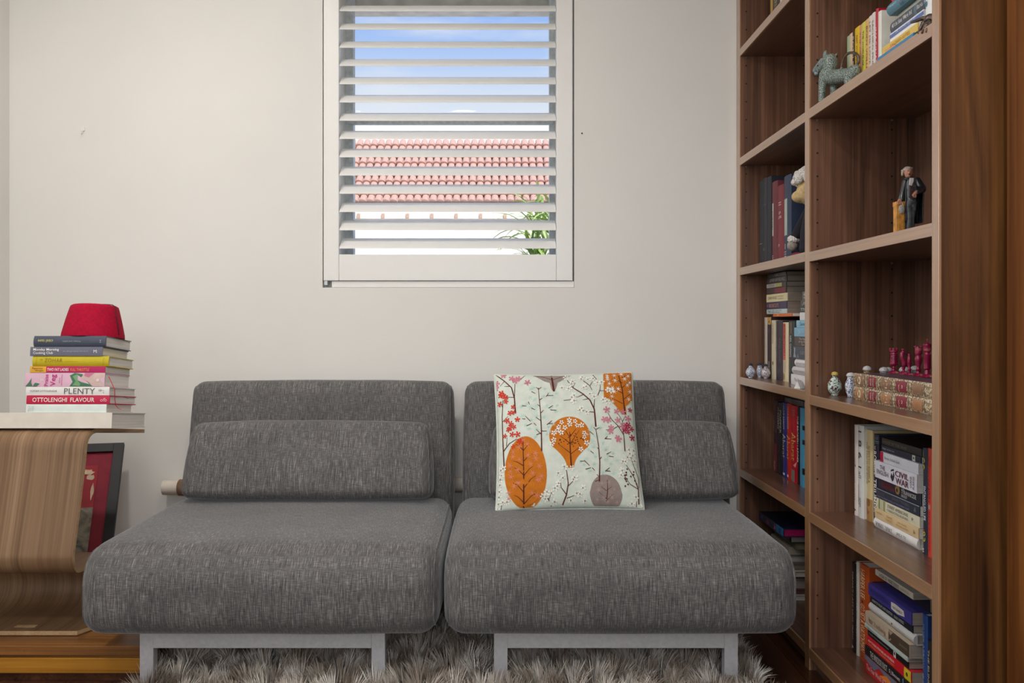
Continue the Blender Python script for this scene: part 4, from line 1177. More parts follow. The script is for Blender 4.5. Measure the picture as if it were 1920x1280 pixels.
for lab, X, y0, y1, t, c, kw in (
 ('blue book at the bottom of the lying stack by the bronze hand', .942, 2.115, 1.93, .0440, (58, 128, 172), {}),
 ('yellow book above the blue one in the lying stack', .950, 2.100, 1.92, .0200, (222, 188, 92), dict(hard=False, texts=[('SACRED SITES', .25, .8, .5, .4, (190, 130, 40))], marks=[('r', .1, .4, .05, .45, (226, 160, 100))])),
 ('thin white book in the lying stack by the bronze hand', .956, 2.070, 1.905, .0110, (232, 232, 234), dict(hard=False)),
 ('lavender blue book with a white edge in the lying stack', .956, 2.070, 1.905, .0135, (222, 226, 234), dict(hard=False, marks=[('r', 0, 1, .08, .72, (98, 116, 176))], texts=[('DR DOORS SENT BY', .2, .8, .42, .45, (190, 200, 230))])),
 ('slate grey book with white title in the lying stack', .955, 2.068, 1.886, .0260, (78, 84, 94), dict(texts=[('All the Seas Were Ink', .06, .62, .52, .42, (226, 226, 224)), ('Ilana K', .74, .98, .52, .42, (206, 206, 206))], marks=[('r', .66, .72, .02, .98, (92, 118, 128))])),
 ('pale grey book under the teal one', .968, 2.055, 1.890, .0185, (182, 180, 166), {}),
 ('thick teal hardback with rounded spine near the top of the lying stack', .948, 2.072, 1.895, .0300, (84, 132, 150), dict(bulge=.008, texts=[('Maayan', .08, .30, .5, .25, (180, 206, 210))], marks=[('r', .36, .46, .05, .95, (66, 108, 130)), ('d', .41, .5, .28, (130, 120, 140))])),
 ('red book on top of the lying stack', .958, 2.068, 1.90, .0220, (204, 20, 46), {})):
    flat(lab, g, X, y0, y1, z, t, .19, c, **kw); z += t
upright('white upright book with teal pattern behind the bronze hand', g, .945, 1.882, 1.853, NEAR[1], .24, .18, (230, 234, 234), marks=[('r', .05, .30, .15, .55, (70, 140, 160)), ('d', .40, .35, .22, (70, 140, 160)), ('d', .52, .35, .22, (90, 160, 176)), ('d', .64, .35, .22, (60, 120, 150))])

# far bay, third shelf: law volumes
g = 'tall volumes beside the plush toy'
uprow(g, .950, FAR[2], [
 ('tall blackish volume nearest the wall end of its shelf', 1422, 1429, .312, (44, 46, 52), dict(d=.2, rough=.6, marks=[('r', .73, .74, .1, .9, (130, 126, 116))])),
 ('tall blackish volume with small gilt marks', 1429.1, 1436, .316, (48, 50, 56), dict(d=.2, rough=.6, texts=[('IX', .80, .83, .5, .4, (150, 146, 136))], marks=[('r', .30, .31, .1, .9, (90, 90, 92))])),
 ('tall very dark navy volume beside the maroon one', 1436.1, 1444.8, .312, (30, 34, 46), dict(d=.2, rough=.6)),
 ('maroon volume with a long white spine label', 1446, 1456.6, .285, (108, 38, 50), dict(d=.2, rough=.6, marks=[('r', .26, .66, .12, .42, (214, 212, 204))], texts=[('III', .90, .96, .3, .3, (214, 180, 180)), ('FORMAL', .36, .60, .27, .18, (90, 80, 80))])),
 ('maroon red volume with gilt numerals', 1456.7, 1468.4, .262, (124, 34, 48), dict(d=.2, rough=.6, texts=[('II', .22, .26, .5, .4, (214, 190, 180)), ('5', .34, .38, .5, .3, (214, 190, 180)), ('ML', .40, .44, .5, .5, (226, 206, 196)), ('6', .76, .80, .4, .3, (214, 190, 180))])),
 ('tall navy volume with a pale green spine label beside the plush toy', 1468.6, 1482.2, .283, (44, 58, 84), dict(d=.2, rough=.6, marks=[('r', .27, .70, .08, .56, (176, 190, 180))], texts=[('I', .80, .86, .3, .1, (190, 190, 190)), ('III', .89, .95, .3, .35, (190, 190, 190))]))])

# far bay, fourth shelf
g = 'paperbacks on the shelf with three blue snuff bottles'
uprow(g, .975, FAR[3], [
 ('thin off-white book behind the blue snuff bottles', 1431.5, 1438.3, .222, (206, 198, 188), dict(texts=[('the collected essays of', .1, .8, .4, .3, (120, 110, 104))])),
 ('brown paperback with a pointed arch on its spine', 1438.6, 1446, .222, (62, 46, 50), dict(hard=False, marks=[('r', 0, .12, .02, .98, (206, 160, 92)), ('p', [(.13, .02), (.05, .5), (.13, .98)], (62, 46, 50)), ('d', .22, .5, .25, (84, 66, 84))], texts=[('SWERVE', .72, .86, .5, .5, (200, 190, 170))])),
 ('slim cream book left of the dark purple one', 1446.4, 1453.2, .211, (222, 212, 182), dict(hard=False, texts=[('TIME ROMAN STORIES', .05, .40, .4, .28, (90, 84, 70))], marks=[('d', .73, .4, .18, (120, 100, 50))])),
 ('thick dark purple book with faint lettering', 1453.4, 1466, .209, (52, 42, 58), dict(texts=[('KING DAVID', .30, .70, .70, .24, (120, 108, 120)), ('HOD KAM', .28, .62, .26, .24, (130, 118, 130))])),
 ('cream and coral book with bold red lettering on its spine', 1466.3, 1476.7, .203, (226, 210, 176), dict(marks=[('r', .02, .64, .04, .62, (222, 104, 84)), ('d', .92, .3, .22, (170, 140, 40)), ('r', .66, .84, .1, .6, (206, 190, 160))], texts=[('ROUBICHOU', .04, .56, .42, .40, (150, 34, 34))])),
 ('blackish green book beside the lying white books', 1477, 1489, .207, (40, 44, 44), dict(texts=[('NEIL GAIMAN', .24, .58, .5, .26, (214, 210, 200)), ('STARDUST', .62, .84, .4, .2, (130, 124, 96))], marks=[('r', .02, .2, .5, .62, (140, 120, 70))]))])
flat('thin orange paperback lying across the upright books', g, .968, 2.999, 2.805, FAR[3] + .2228, .0105, .13, (222, 112, 40), hard=False, texts=[('500', .24, .34, .5, .5, W_)])
z = FAR[3] + .2228 + .0106
for lab, x0, x1, t, c, kw in (
 ('pale blue-white paperback at the foot of the high stack', 1437.6, 1475, .0165, (206, 220, 220), dict(texts=[('THE LESS', .07, .42, .5, .66, (36, 60, 74)), ('ANDREW SEAN', .45, .78, .70, .22, (60, 80, 90)), ('GREER', .45, .7, .3, .22, (60, 80, 90))])),
 ('dark violet paperback with orange lettering in the high stack', 1437, 1475, .0262, (58, 48, 84), dict(texts=[('BOOKCUTS', .16, .64, .5, .5, (222, 160, 122))], marks=[('d', .07, .5, .14, (170, 130, 170))])),
 ('thick cream paperback with grey lettering in the high stack', 1437, 1476, .0280, (234, 222, 178), dict(texts=[('DAILY STOIC', .12, .54, .5, .36, (150, 132, 96)), ('RYAN HOLIDAY', .58, .84, .64, .14, (150, 132, 96)), ('HANSELMAN', .60, .84, .34, .14, (150, 132, 96))])),
 ('dark brown and red paperback in the high stack', 1437.5, 1474, .0215, (72, 50, 48), dict(marks=[('r', .42, .95, .1, .9, (130, 40, 54))])),
 ('pale grey paperback with a yellow end in the high stack', 1437.5, 1474, .0175, (56, 48, 48), dict(marks=[('r', 0, .58, .1, .9, (204, 196, 190)), ('r', .50, .80, .1, .9, (196, 190, 110))], texts=[('SCIENCE', .12, .42, .5, .5, (120, 112, 110))])),
 ('black paperback with silver lettering in the high stack', 1437.5, 1475, .0205, (44, 38, 42), dict(texts=[('LOWER NEW BOUNCE', .18, .92, .5, .52, (190, 184, 180))])),
 ('black paperback on top of the high stack', 1439, 1473.5, .0135, (30, 28, 32), dict(texts=[('LA', .46, .60, .5, .6, (170, 164, 160))]))):
    flat(lab, g, .970, Yx(x0, .970), Yx(x1, .970), z, t, .125, c, hard=False, page=(150, 140, 128), **kw); z += t
g = 'books lying by the bookcase divider'
z = FAR[3]
for lab, x0, t, c, kw in (
 ('thick white book at the bottom of the stack by the divider', 1483, .0340, (228, 226, 228), dict(texts=[('The River', .2, .6, .5, .3, (120, 116, 130))])),
 ('pale grey book with rounded spine above the thick white one', 1484.5, .0250, (206, 202, 204), dict(bulge=.006, texts=[('Autumn Lightness', .12, .7, .5, .25, (150, 120, 120))])),
 ('smaller white book in the middle of the stack by the divider', 1489.5, .0265, (230, 228, 230), dict(bulge=.006, texts=[('Secret Fruit', .12, .6, .5, .25, (150, 150, 160))])),
 ('charcoal book with white swirls in the stack by the divider', 1487.5, .0400, (60, 64, 76), dict(marks=[('p', [(.0, .1), (.05, .5), (.03, .9), (.12, .85), (.10, .4), (.16, .1)], (150, 160, 178)), ('p', [(.2, .05), (.24, .4), (.3, .1)], (120, 130, 150))], texts=[('KAFKA', .4, .7, .5, .3, (130, 136, 150))])),
 ('brown black book with three lines of lettering by the divider', 1489.5, .0310, (66, 52, 48), dict(texts=[('The Name\nof the Rose\nEco', .25, .7, .5, .8, (200, 186, 170))])),
 ('mid blue paperback in the stack by the divider', 1489, .0290, (126, 178, 206), dict(texts=[('Jane', .25, .55, .5, .5, (180, 214, 230))])),
 ('lighter blue paperback above the mid blue one', 1493, .0230, (140, 190, 214), dict(texts=[('Smith', .2, .6, .5, .5, (90, 140, 170))])),
 ('white book with a pale cover high in the stack by the divider', 1499.5, .0250, (226, 226, 228), {}),
 ('black book with white lettering high in the stack by the divider', 1498.5, .0175, (40, 40, 44), dict(texts=[('TTOK', .1, .5, .5, .5, (220, 220, 220))])),
 ('dark grey book near the top of the stack by the divider', 1501, .0200, (66, 64, 66), dict(texts=[('A', .1, .3, .5, .6, (170, 166, 160))])),
 ('grey book topping the stack by the divider', 1504, .0280, (92, 88, 86), dict(texts=[('S', .1, .25, .5, .6, (190, 186, 180))]))):
    y0 = Yx(x0, .950); flat(lab, g, .950, y0, max(y0 - .17, 2.482), z, t, .17, c, hard=bool(kw.get('bulge')), **kw); z += t
# small card on the shelf edge
b = MB(); b.prism([(0, 0), (.024, 0), (.013, .020), (.011, .020)], 'x', -.012, .012)
o = b.build('folded_card', paint((224, 222, 220), .6), None); o.location = (.918, 2.56, FAR[3] + .0003); o.rotation_euler = (0, 0, R(30))
tag(o, 'small folded white card at the front of the bottle shelf', 'card')

# far bay, fifth shelf
g = 'hardbacks in shade level with the pillows'
uprow(g, 1.0, FAR[4], [
 ('dark hardback with dull red print nearest the wall', 1449, 1456.4, .262, (60, 38, 42), dict(marks=[('r', .60, .98, .1, .9, (112, 44, 50)), ('p', [(.28, .1), (.33, .9), (.45, .8), (.42, .2)], (110, 106, 100)), ('r', .02, .14, .1, .9, (84, 50, 52))], texts=[('SHIP', .84, .96, .5, .4, (200, 150, 150))])),
 ('black hardback with pale capitals beside the dull red one', 1456.5, 1466, .258, (34, 34, 38), dict(texts=[('POPPER', .10, .42, .72, .26, (176, 170, 160)), ('PULLMAN', .07, .36, .30, .3, (200, 194, 184))])),
 ('royal blue hardback with silver gothic lettering', 1466.1, 1473.7, .262, (44, 48, 128), dict(texts=[('CLIVE BARKER', .04, .36, .5, .34, (190, 190, 200)), ('Abarat', .42, .74, .5, .7, (176, 170, 150))], marks=[('r', .94, .97, .2, .7, W_)])),
 ('orange red hardback with gold gothic lettering', 1473.8, 1481.6, .264, (190, 40, 34), dict(texts=[('CLIVE BARKER', .04, .34, .5, .34, (220, 180, 150)), ('Abarat', .42, .74, .5, .8, (206, 160, 84))], marks=[('r', .94, .97, .2, .6, W_)])),
 ('scarlet hardback with gold gothic lettering', 1481.7, 1493.6, .262, (182, 12, 36), dict(texts=[('Abarat', .36, .72, .5, .7, (206, 160, 84)), ('IB', .06, .14, .5, .5, (190, 90, 90))], marks=[('r', .84, .99, .05, .7, (130, 120, 112)), ('p', [(.78, .5), (.72, .95), (.80, .8)], (220, 150, 140))])),
 ('slim black hardback with white italic capitals', 1493.7, 1498, .262, (26, 26, 32), dict(texts=[('THE BROKEN LADDER', .12, .72, .5, .55, (222, 220, 216))])),
 ('sky blue book against the divider', 1498.1, 1509, .262, (74, 148, 184), dict(marks=[('r', .22, .28, .6, 1, K_), ('r', .40, .46, .6, 1, K_), ('r', .76, .84, .6, 1, K_)]))])
flat('dark book lying on top of the shaded hardbacks', g, 1.005, 2.985, 2.80, FAR[4] + .2645, .018, .16, (40, 36, 40), hard=False, texts=[('TALL', .1, .4, .5, .5, (130, 124, 120))])
flat('grey paperback lying uppermost above the shaded hardbacks', g, 1.012, 2.95, 2.79, FAR[4] + .2828, .012, .15, (72, 70, 72), hard=False)

# far bay, bottom shelf
g = 'books beside the seat of the sofa chair'
z = FAR[5]
for i, (lab, t, c, pg, X) in enumerate((
 ('white book at the bottom of the low stack beside the seat', .018, (210, 206, 200), (214, 210, 204), .985),
 ('brown book second in the low stack beside the seat', .016, (92, 56, 48), (120, 84, 74), .985),
 ('thick pale book in the low stack beside the seat', .034, (180, 174, 168), (176, 168, 160), .99),
 ('thin black book in the low stack beside the seat', .012, (30, 28, 30), (170, 160, 150), 1.0),
 ('off-white book in the middle of the low stack beside the seat', .020, (190, 184, 174), (190, 182, 170), .995),
 ('grey brown book in the low stack beside the seat', .022, (120, 108, 98), (140, 128, 116), .99),
 ('speckled book in the low stack beside the seat', .024, (120, 118, 116), (196, 190, 182), .98),
 ('cream book in the low stack beside the seat', .026, (200, 192, 172), (196, 188, 172), .99),
 ('olive book in the low stack beside the seat', .020, (120, 116, 92), (150, 146, 124), 1.0),
 ('white hardback under the blue and magenta art book', .026, (40, 38, 40), (206, 200, 194), .985))):
    flat(lab, g, X, 3.10 - .006 * (i % 3), 2.862 + .012 * (i % 4), z, t, .17, c, page=pg); z += t
flat('art book with blue spine and magenta page edges atop the low stack', g, .955, 3.118, 2.850, z, .029, .22, (26, 34, 62), page=(176, 10, 92), hard=True, bulge=.001,
     marks=[('r', .72, 1.0, .03, .97, (40, 120, 170)), ('p', [(.62, .1), (.66, .9), (.72, .3)], (190, 60, 130)), ('p', [(.30, .2), (.36, .8), (.46, .5), (.4, .1)], (110, 40, 90)), ('p', [(.05, .3), (.14, .9), (.22, .4)], (50, 70, 140)), ('r', .83, .91, .2, .8, (30, 80, 150))])

# near bay, third shelf from the floor: histories
g = 'history books beside the lying stack'
zz = NEAR[4]
uprow(g, 1.010, zz, [
 ('slim off-white book with a black squiggle, farthest in its row', 1600, 1606.8, .258, (226, 218, 212), dict(texts=[('JAMES SHAPIRO', .22, .44, .5, .2, (130, 120, 116)), ('YEAR OF LEAR', .54, .84, .5, .2, (140, 130, 126)), ('A', .92, .96, .5, .5, K_)], marks=[('p', [(.42, .0), (.44, .5), (.48, 1), (.46, .5)], K_)])),
 ('white hardback with large dark numerals down its spine', 1607, 1618, .260, (222, 224, 220), dict(texts=[('1 8 6 1', .06, .46, .5, .5, (84, 66, 58)), ('all', .50, .57, .5, .5, (120, 118, 124)), ('GOODHEART', .64, .86, .28, .2, (60, 60, 66)), ('ADAM', .78, .88, .55, .28, (70, 70, 74))])),
 ('cream book with tan foot and small brown lettering', 1622, 1634.3, .252, (214, 196, 148), dict(X=1.018, marks=[('r', .76, 1, .03, .97, (176, 136, 84)), ('d', .80, .5, .26, (140, 100, 50)), ('p', [(.86, .3), (.9, .7), (.94, .4)], (150, 90, 50))], texts=[('ALBERTO ANGELA', .17, .58, .64, .22, (146, 116, 66)), ('THE REACH OF ROME', .13, .60, .34, .22, (100, 72, 40))])),
 ('dark navy hardback with large white capitals', 1636.4, 1646, .244, (34, 32, 56), dict(X=1.022, texts=[('THE', .13, .17, .5, .26, W_), ('^ROMAN', .19, .45, .5, .52, W_), ('^TRIUMPH', .50, .87, .5, .52, W_)], marks=[('r', .025, .06, .1, .9, (70, 74, 96)), ('r', .075, .082, .0, 1, (90, 150, 150)), ('r', .095, .10, .0, 1, (90, 150, 150)), ('r', .90, .91, 0, 1, (80, 80, 130)), ('r', .93, .94, 0, 1, (80, 80, 130))]))])
upright('dark plum book with a white chevron behind the lying stack', g, 1.075, 2.2835, 2.262, zz, .240, .11, (72, 54, 62), page=(90, 74, 80))
g = 'lying stack with the large white book'
z = zz
for lab, X, y0, y1, t, c, kw in (
 ('white hardback lying lowest in the history stack', 1.000, 2.262, 2.026, .0275, (232, 230, 228), dict(bulge=.006, texts=[('THE MASSACRE', .06, .26, .5, .42, (130, 126, 124)), ('CONSPIRACIES', .28, .46, .5, .46, (150, 146, 144)), ('JAMES A. FOX', .56, .78, .5, .38, (130, 126, 124))])),
 ('peach paperback second from the bottom of the history stack', 1.002, 2.258, 2.022, .0265, (222, 196, 152), dict(texts=[('MATTHEW', .05, .20, .62, .2, (200, 150, 90)), ('ETHNIC', .30, .44, .68, .24, (186, 150, 96)), ('CONFLICT', .26, .44, .34, .26, (196, 146, 70)), ('DAN CORTES', .55, .76, .62, .18, (196, 160, 100)), ('ISRAEL AND', .52, .80, .34, .18, (196, 160, 100)), ('&', .90, .94, .5, .34, (140, 116, 80))])),
 ('cream paperback with green stripes in the history stack', 1.004, 2.254, 2.020, .0275, (220, 216, 190), dict(marks=[('r', .06, .10, .02, .98, (150, 160, 96)), ('r', .14, .145, .02, .98, (150, 150, 110)), ('r', .18, .22, .02, .98, (150, 160, 96))], texts=[('STREET AMERICANS', .29, .76, .68, .30, (96, 92, 80)), ('CONDUCTING BUSINESS', .28, .76, .28, .22, (100, 96, 84)), ('F', .84, .87, .5, .26, (110, 100, 90))])),
 ('slate blue paperback with lilac lettering in the history stack', 1.003, 2.252, 2.020, .0262, (48, 54, 70), dict(marks=[('r', 0, 1, .93, 1, (150, 156, 164))], texts=[('TERENCE', .03, .22, .62, .34, (92, 96, 106)), ('JEFFREY TOOBIN', .40, .80, .60, .34, (100, 104, 112)), ('INSIDE THE SECRET WORLD OF THE SUPREME COURT', .03, .80, .25, .18, (150, 142, 186)), ('&', .90, .95, .5, .4, (110, 120, 140))])),
 ('near black paperback with a gold disc in the history stack', 1.006, 2.244, 2.016, .0300, (38, 42, 54), dict(marks=[('d', .47, .55, .42, (150, 118, 68)), ('d', .46, .48, .18, (60, 44, 36))], texts=[('GEOFFREY', .10, .38, .68, .24, (124, 30, 50)), ('ROBERTSON', .10, .40, .36, .28, (140, 26, 46)), ('THE', .57, .64, .82, .18, (200, 198, 196)), ('TYRANNICIDE', .57, .90, .55, .34, (206, 204, 200)), ('BRIEF', .57, .70, .2, .24, (190, 188, 186))])),
 ('large white paperback with a war title in dark red', .996, 2.244, 2.018, .0455, (224, 224, 234), dict(marks=[('p', [(.40, .35), (.42, .60), (.46, .45), (.47, .75), (.50, .5), (.47, .2), (.44, .12)], (54, 46, 54)), ('p', [(.40, .66), (.42, .8), (.48, .86), (.49, .78)], (54, 46, 54))], texts=[('THE', .14, .27, .70, .24, (84, 60, 72)), ('ENGLISH', .06, .35, .40, .26, (84, 60, 72)), ('^CIVIL', .52, .83, .68, .32, (110, 44, 66)), ('^WAR', .53, .83, .28, .36, (110, 44, 66)), ('DIANE', .86, .90, .5, .6, (90, 84, 96), 90), ('PURKISS', .92, .96, .5, .7, (90, 84, 96), 90)])),
 ('slim white book with a crimson end in the history stack', 1.000, 2.222, 2.018, .0265, (214, 216, 224), dict(marks=[('r', 0, .09, 0, 1, (176, 24, 66))], texts=[('Bernie', .14, .26, .5, .26, (110, 110, 120)), ('Schlink Guilt', .29, .55, .5, .26, (110, 110, 120))])),
 ('navy paperback with a white square near the top of the history stack', 1.006, 2.228, 2.018, .0160, (36, 40, 58), dict(texts=[('Night of the Lies', .05, .36, .5, .4, (190, 194, 200))], marks=[('r', .80, .87, .0, .95, (216, 216, 212)), ('d', .835, .5, .2, K_)])),
 ('black paperback with dull gold lettering topping the history stack', 1.008, 2.230, 2.018, .0190, (44, 40, 40), dict(texts=[('HOUSE OF THE DEAD', .05, .66, .5, .42, (128, 120, 96))]))):
    flat(lab, g, X, y0, y1, z, t, .14, c, hard=bool(kw.get('bulge')), **kw); z += t
g = 'uprights at the near end of the history shelf'
uprow(g, 1.0, zz, [
 ('dark blue book with yellow loops and white lettering at the end of its shelf', 1728.4, 1737, .252, (36, 44, 62), dict(texts=[('^ENTANGLED LIFE', .36, .68, .68, .30, (206, 220, 226)), ('MERLIN SHELDRAKE', .33, .70, .26, .26, (206, 220, 226)), ('83', .78, .88, .5, .6, (200, 190, 90)), ('M', .945, .98, .4, .4, W_)], marks=[('d', .12, .4, .28, (196, 190, 70)), ('d', .125, .3, .2, (36, 44, 62)), ('d', .18, .4, .28, (196, 190, 70)), ('d', .185, .3, .2, (36, 44, 62)), ('d', .77, .6, .12, (170, 40, 40))])),
 ('bright red book at the near end of the history shelf', 1737.2, 1747.5, .254, (212, 66, 52), dict(texts=[('GODSGONEAWRY', .08, .50, .5, .4, (150, 24, 24)), ('NATALIE HAYNES', .58, .94, .5, .34, (170, 40, 34))], marks=[('r', .52, .56, .3, .7, (170, 140, 130))]))])

# near bay, bottom shelf
g = 'uprights on the lowest shelf'
zz = NEAR[5]
uprow(g, 1.008, zz, [
 ('black book with silver spaced lettering on the lowest shelf', 1595.5, 1603.6, .255, (30, 27, 30), dict(texts=[("MAMA'S LAST HUG", .10, .66, .5, .34, (176, 160, 140)), ('FRANS', .70, .86, .5, .3, (170, 160, 150)), ('&', .92, .96, .5, .34, W_)])),
 ('slim white book left of the orange hardback', 1603.8, 1608.5, .265, (206, 202, 190), dict(texts=[('THERE WAS STILL LOVE', .10, .60, .5, .4, (110, 104, 100)), ('FAVEL', .68, .90, .5, .3, (120, 114, 110))])),
 ('orange hardback with cream italic capitals on the lowest shelf', 1608.7, 1627, .268, (192, 84, 34), dict(bulge=.005, texts=[('HARPER LEE', .05, .35, .5, .42, (232, 206, 160)), ('GO SET A WATCHMAN', .41, .90, .5, .42, (232, 206, 160)), ('X', .94, .965, .5, .2, (90, 40, 20))], marks=[('p', [(.37, .4), (.385, .6), (.40, .4)], (70, 30, 20))]))])
upright('black book with white capitals squeezed beside the orange hardback', g, 1.016, 2.312, 2.288, zz, .232, .15, (34, 32, 36), texts=[('WOKE RACISM', .28, .66, .5, .4, (206, 204, 200))])
g = 'lying stack on the lowest shelf'
z = zz
for lab, X, y0, y1, t, c, kw in (
 ('thick flame red book lying lowest in the bottom stack', .985, 2.282, 1.990, .0460, (186, 40, 40), dict(marks=[('p', [(.0, .75), (.2, .5), (.3, .9), (.5, .6), (.7, .95), (1, .9), (1, 1), (0, 1)], (110, 110, 130)), ('p', [(.3, .5), (.45, .85), (.6, .6), (.5, .4)], (226, 130, 50))], texts=[('The Four Winds of Tomorrow', .05, .62, .40, .30, (226, 190, 190)), ('SANTIAGO', .70, .95, .40, .3, (230, 150, 140))])),
 ('black paperback with condensed white title in the bottom stack', .985, 2.280, 1.990, .0260, (32, 30, 34), dict(texts=[('THE WINDSOR KNOT', .12, .46, .5, .66, (206, 202, 196)), ('S J Bennett', .50, .70, .5, .46, (226, 224, 220)), ('X', .88, .92, .4, .3, W_)], marks=[('p', [(.74, .9), (.745, .4), (.79, .1), (.82, .3), (.79, .5), (.80, .2), (.755, .45), (.75, .9)], (120, 180, 206)), ('r', .93, 1, .8, .96, (190, 30, 40))])),
 ('red paperback with a yellow end in the bottom stack', .988, 2.276, 2.030, .0270, (206, 30, 44), dict(marks=[('r', .86, 1, .0, 1, (222, 200, 44)), ('d', .92, .5, .2, (90, 70, 30))], texts=[('HOW TO READ LITERATURE LIKE A PROFESSOR', .05, .66, .64, .22, W_), ('THOMAS C FOSTER REVISED', .05, .66, .30, .16, (240, 170, 90))])),
 ('black paperback with a white tab in the bottom stack', .990, 2.274, 2.048, .0205, (28, 26, 28), dict(marks=[('r', .66, .72, 0, 1, (220, 218, 210)), ('d', .69, .5, .2, K_)], texts=[('Graham The Empty Revolutionary', .05, .56, .45, .26, (170, 166, 160))])),
 ('thin mint book under the antique map one', .984, 2.280, 2.040, .0120, (186, 200, 194), dict(texts=[('historic', .08, .34, .5, .5, (120, 140, 136))])),
 ('thick tan and brown book with antique print in the bottom stack', .984, 2.276, 2.030, .0340, (190, 172, 150), dict(marks=[('r', .56, 1.0, .03, .97, (84, 70, 58)), ('p', [(.56, .05), (.62, .3), (.60, .6), (.66, .95), (.56, .95)], (160, 140, 118)), ('d', .60, .5, .12, (96, 80, 66))], texts=[('Iggy', .10, .20, .52, .4, (110, 84, 64)), ('Ludwig', .24, .50, .45, .5, (146, 122, 98)), ('JENNINGS', .80, .97, .5, .2, (150, 136, 116))])),
 ('white hardback with round spine in the bottom stack', .990, 2.270, 2.022, .0270, (206, 206, 204), dict(bulge=.009, texts=[('the shepherds', .2, .46, .5, .2, (160, 156, 154)), ('Last Hummer', .6, .84, .5, .18, (160, 160, 160))], marks=[('d', .55, .5, .12, (50, 46, 46))])),
 ('black paperback with small white capitals under the violet book', .992, 2.262, 2.030, .0190, (34, 36, 46), dict(texts=[('HOW TO FIGHT ANTI-SEMITISM', .06, .56, .5, .4, (190, 190, 190)), ('BARI WEISS', .60, .82, .5, .4, (190, 190, 190))])),
 ('violet blue book with a white label in the bottom stack', .988, 2.266, 2.028, .0320, (66, 60, 140), dict(marks=[('p', [(.56, .2), (.56, .75), (.66, .8), (.84, .72), (.86, .3), (.70, .1)], (214, 210, 200))], texts=[('FICTION OF PROPOSITION', .07, .50, .5, .4, (50, 44, 116)), ('KURT VONNEGUT', .60, .82, .45, .2, (80, 70, 110))])),
 ('dark book beneath the topmost white one in the bottom stack', 1.030, 2.230, 2.026, .0320, (34, 32, 36), {}),
 ('white paperback with heavy black lettering topping the bottom stack', .990, 2.228, 2.024, .0160, (206, 198, 184), dict(texts=[('A YEAR OF', .12, .34, .5, .6, K_), ('MARK BURKE', .38, .66, .5, .7, K_), ('DEVOTION', .70, .92, .5, .4, (150, 130, 110))]))):
    flat(lab, g, X, y0, y1, z, t, .15, c, hard=bool(kw.get('bulge')), page=(170, 158, 146), **kw); z += t
g = 'uprights at the near end of the lowest shelf'
uprow(g, .990, zz, [
 ('blue book with slanted silver lettering at the near end of the lowest shelf', 1727.5, 1737.4, .258, (34, 66, 126), dict(texts=[('SILVER ARROW', .08, .50, .5, .34, (130, 150, 180)), ('LEV GROSSMAN', .54, .76, .45, .3, (206, 214, 222))], marks=[('p', [(.78, .1), (.86, .9), (.96, .2)], (70, 90, 160))])),
 ('black book with gold italic lettering at the near end of the lowest shelf', 1738, 1745.5, .205, (38, 34, 34), dict(texts=[('THE BLIND ASSASSIN', .10, .90, .5, .4, (196, 180, 130))]))])

# --- two tooled leather folios, lying ----------------------------------------------------------------
def leathermat(base_, ink):
    key = ('lt', base_, ink)
    if key in MATS: return MATS[key]
    m, t, b_ = newmat('tooled_leather_%d' % len(MATS))
    co = node(t, 'ShaderNodeTexCoord'); v = node(t, 'ShaderNodeTexVoronoi', i_Scale=190.0)
    t.links.new(co.outputs['Object'], v.inputs['Vector'])
    r = ramp(t, ((.25, base_), (.55, ink))); t.links.new(v.outputs['Distance'], r.inputs[0])
    t.links.new(r.outputs[0], b_.inputs['Base Color']); b_.inputs['Roughness'].default_value = .5
    MATS[key] = m; return m
g = 'two tooled leather folios'
tan, mar, crm = (170, 122, 84), (134, 40, 58), (222, 208, 180)
for i, (lab, zb) in enumerate((('old tooled leather folio lying on the shelf under its twin', NEAR[3]), ('old tooled leather folio carrying the red chess pieces', NEAR[3] + .0362))):
    T = .0355; L = .44
    marks = []
    for j, (x0, x1) in enumerate(((.035, .145), (.215, .32), (.385, .50), (.57, .69), (.755, .86))):
        cc = mar if j in (1, 3) else (tan if (j + i) % 2 == 0 else (146, 112, 84))
        marks.append(('r', x0, x1, .13, .87, cc))
    for x in (.02, .16, .20, .335, .37, .515, .555, .705, .74, .875): marks.append(('r', x, x + .006, .1, .9, (120, 98, 74)))
    for x0 in (.07, .42, .79): marks.append(('p', [(x0, .5), (x0 + .012, .22), (x0 + .035, .22), (x0 + .047, .5), (x0 + .035, .78), (x0 + .012, .78)], crm))
    t = flat(lab, g, .958, 2.293, 2.293 - L, zb, T + .0006, .17, (92, 78, 88), marks=marks, bulge=.004, page=(190, 178, 160),
             texts=[('BELLO', .245, .262, .5, .5, crm, 90), ('GALLICO', .275, .292, .5, .6, crm, 90), ('3' if i else '2', .635, .65, .5, .2, crm), ('VOL', .60, .612, .4, .5, crm, 90)])
    # the tooled spine leather over the plain boards
    k = 8; b = MB(); ys = lambda z_: .004 * (2 * z_ / T - 1) ** 2
    for q in range(k + 1):
        z_ = T * q / k; b.v += [(0, ys(z_) - .0002, z_), (L, ys(z_) - .0002, z_)]
    for q in range(k): b.face((2 * q, 2 * q + 1, 2 * q + 3, 2 * q + 2))
    for z_, sg in ((T + .0002, 1), (-.0002, -1)):
        pass
    b.build('tooled_spine', leathermat((226, 212, 182), (140, 118, 92)), t.children[0])

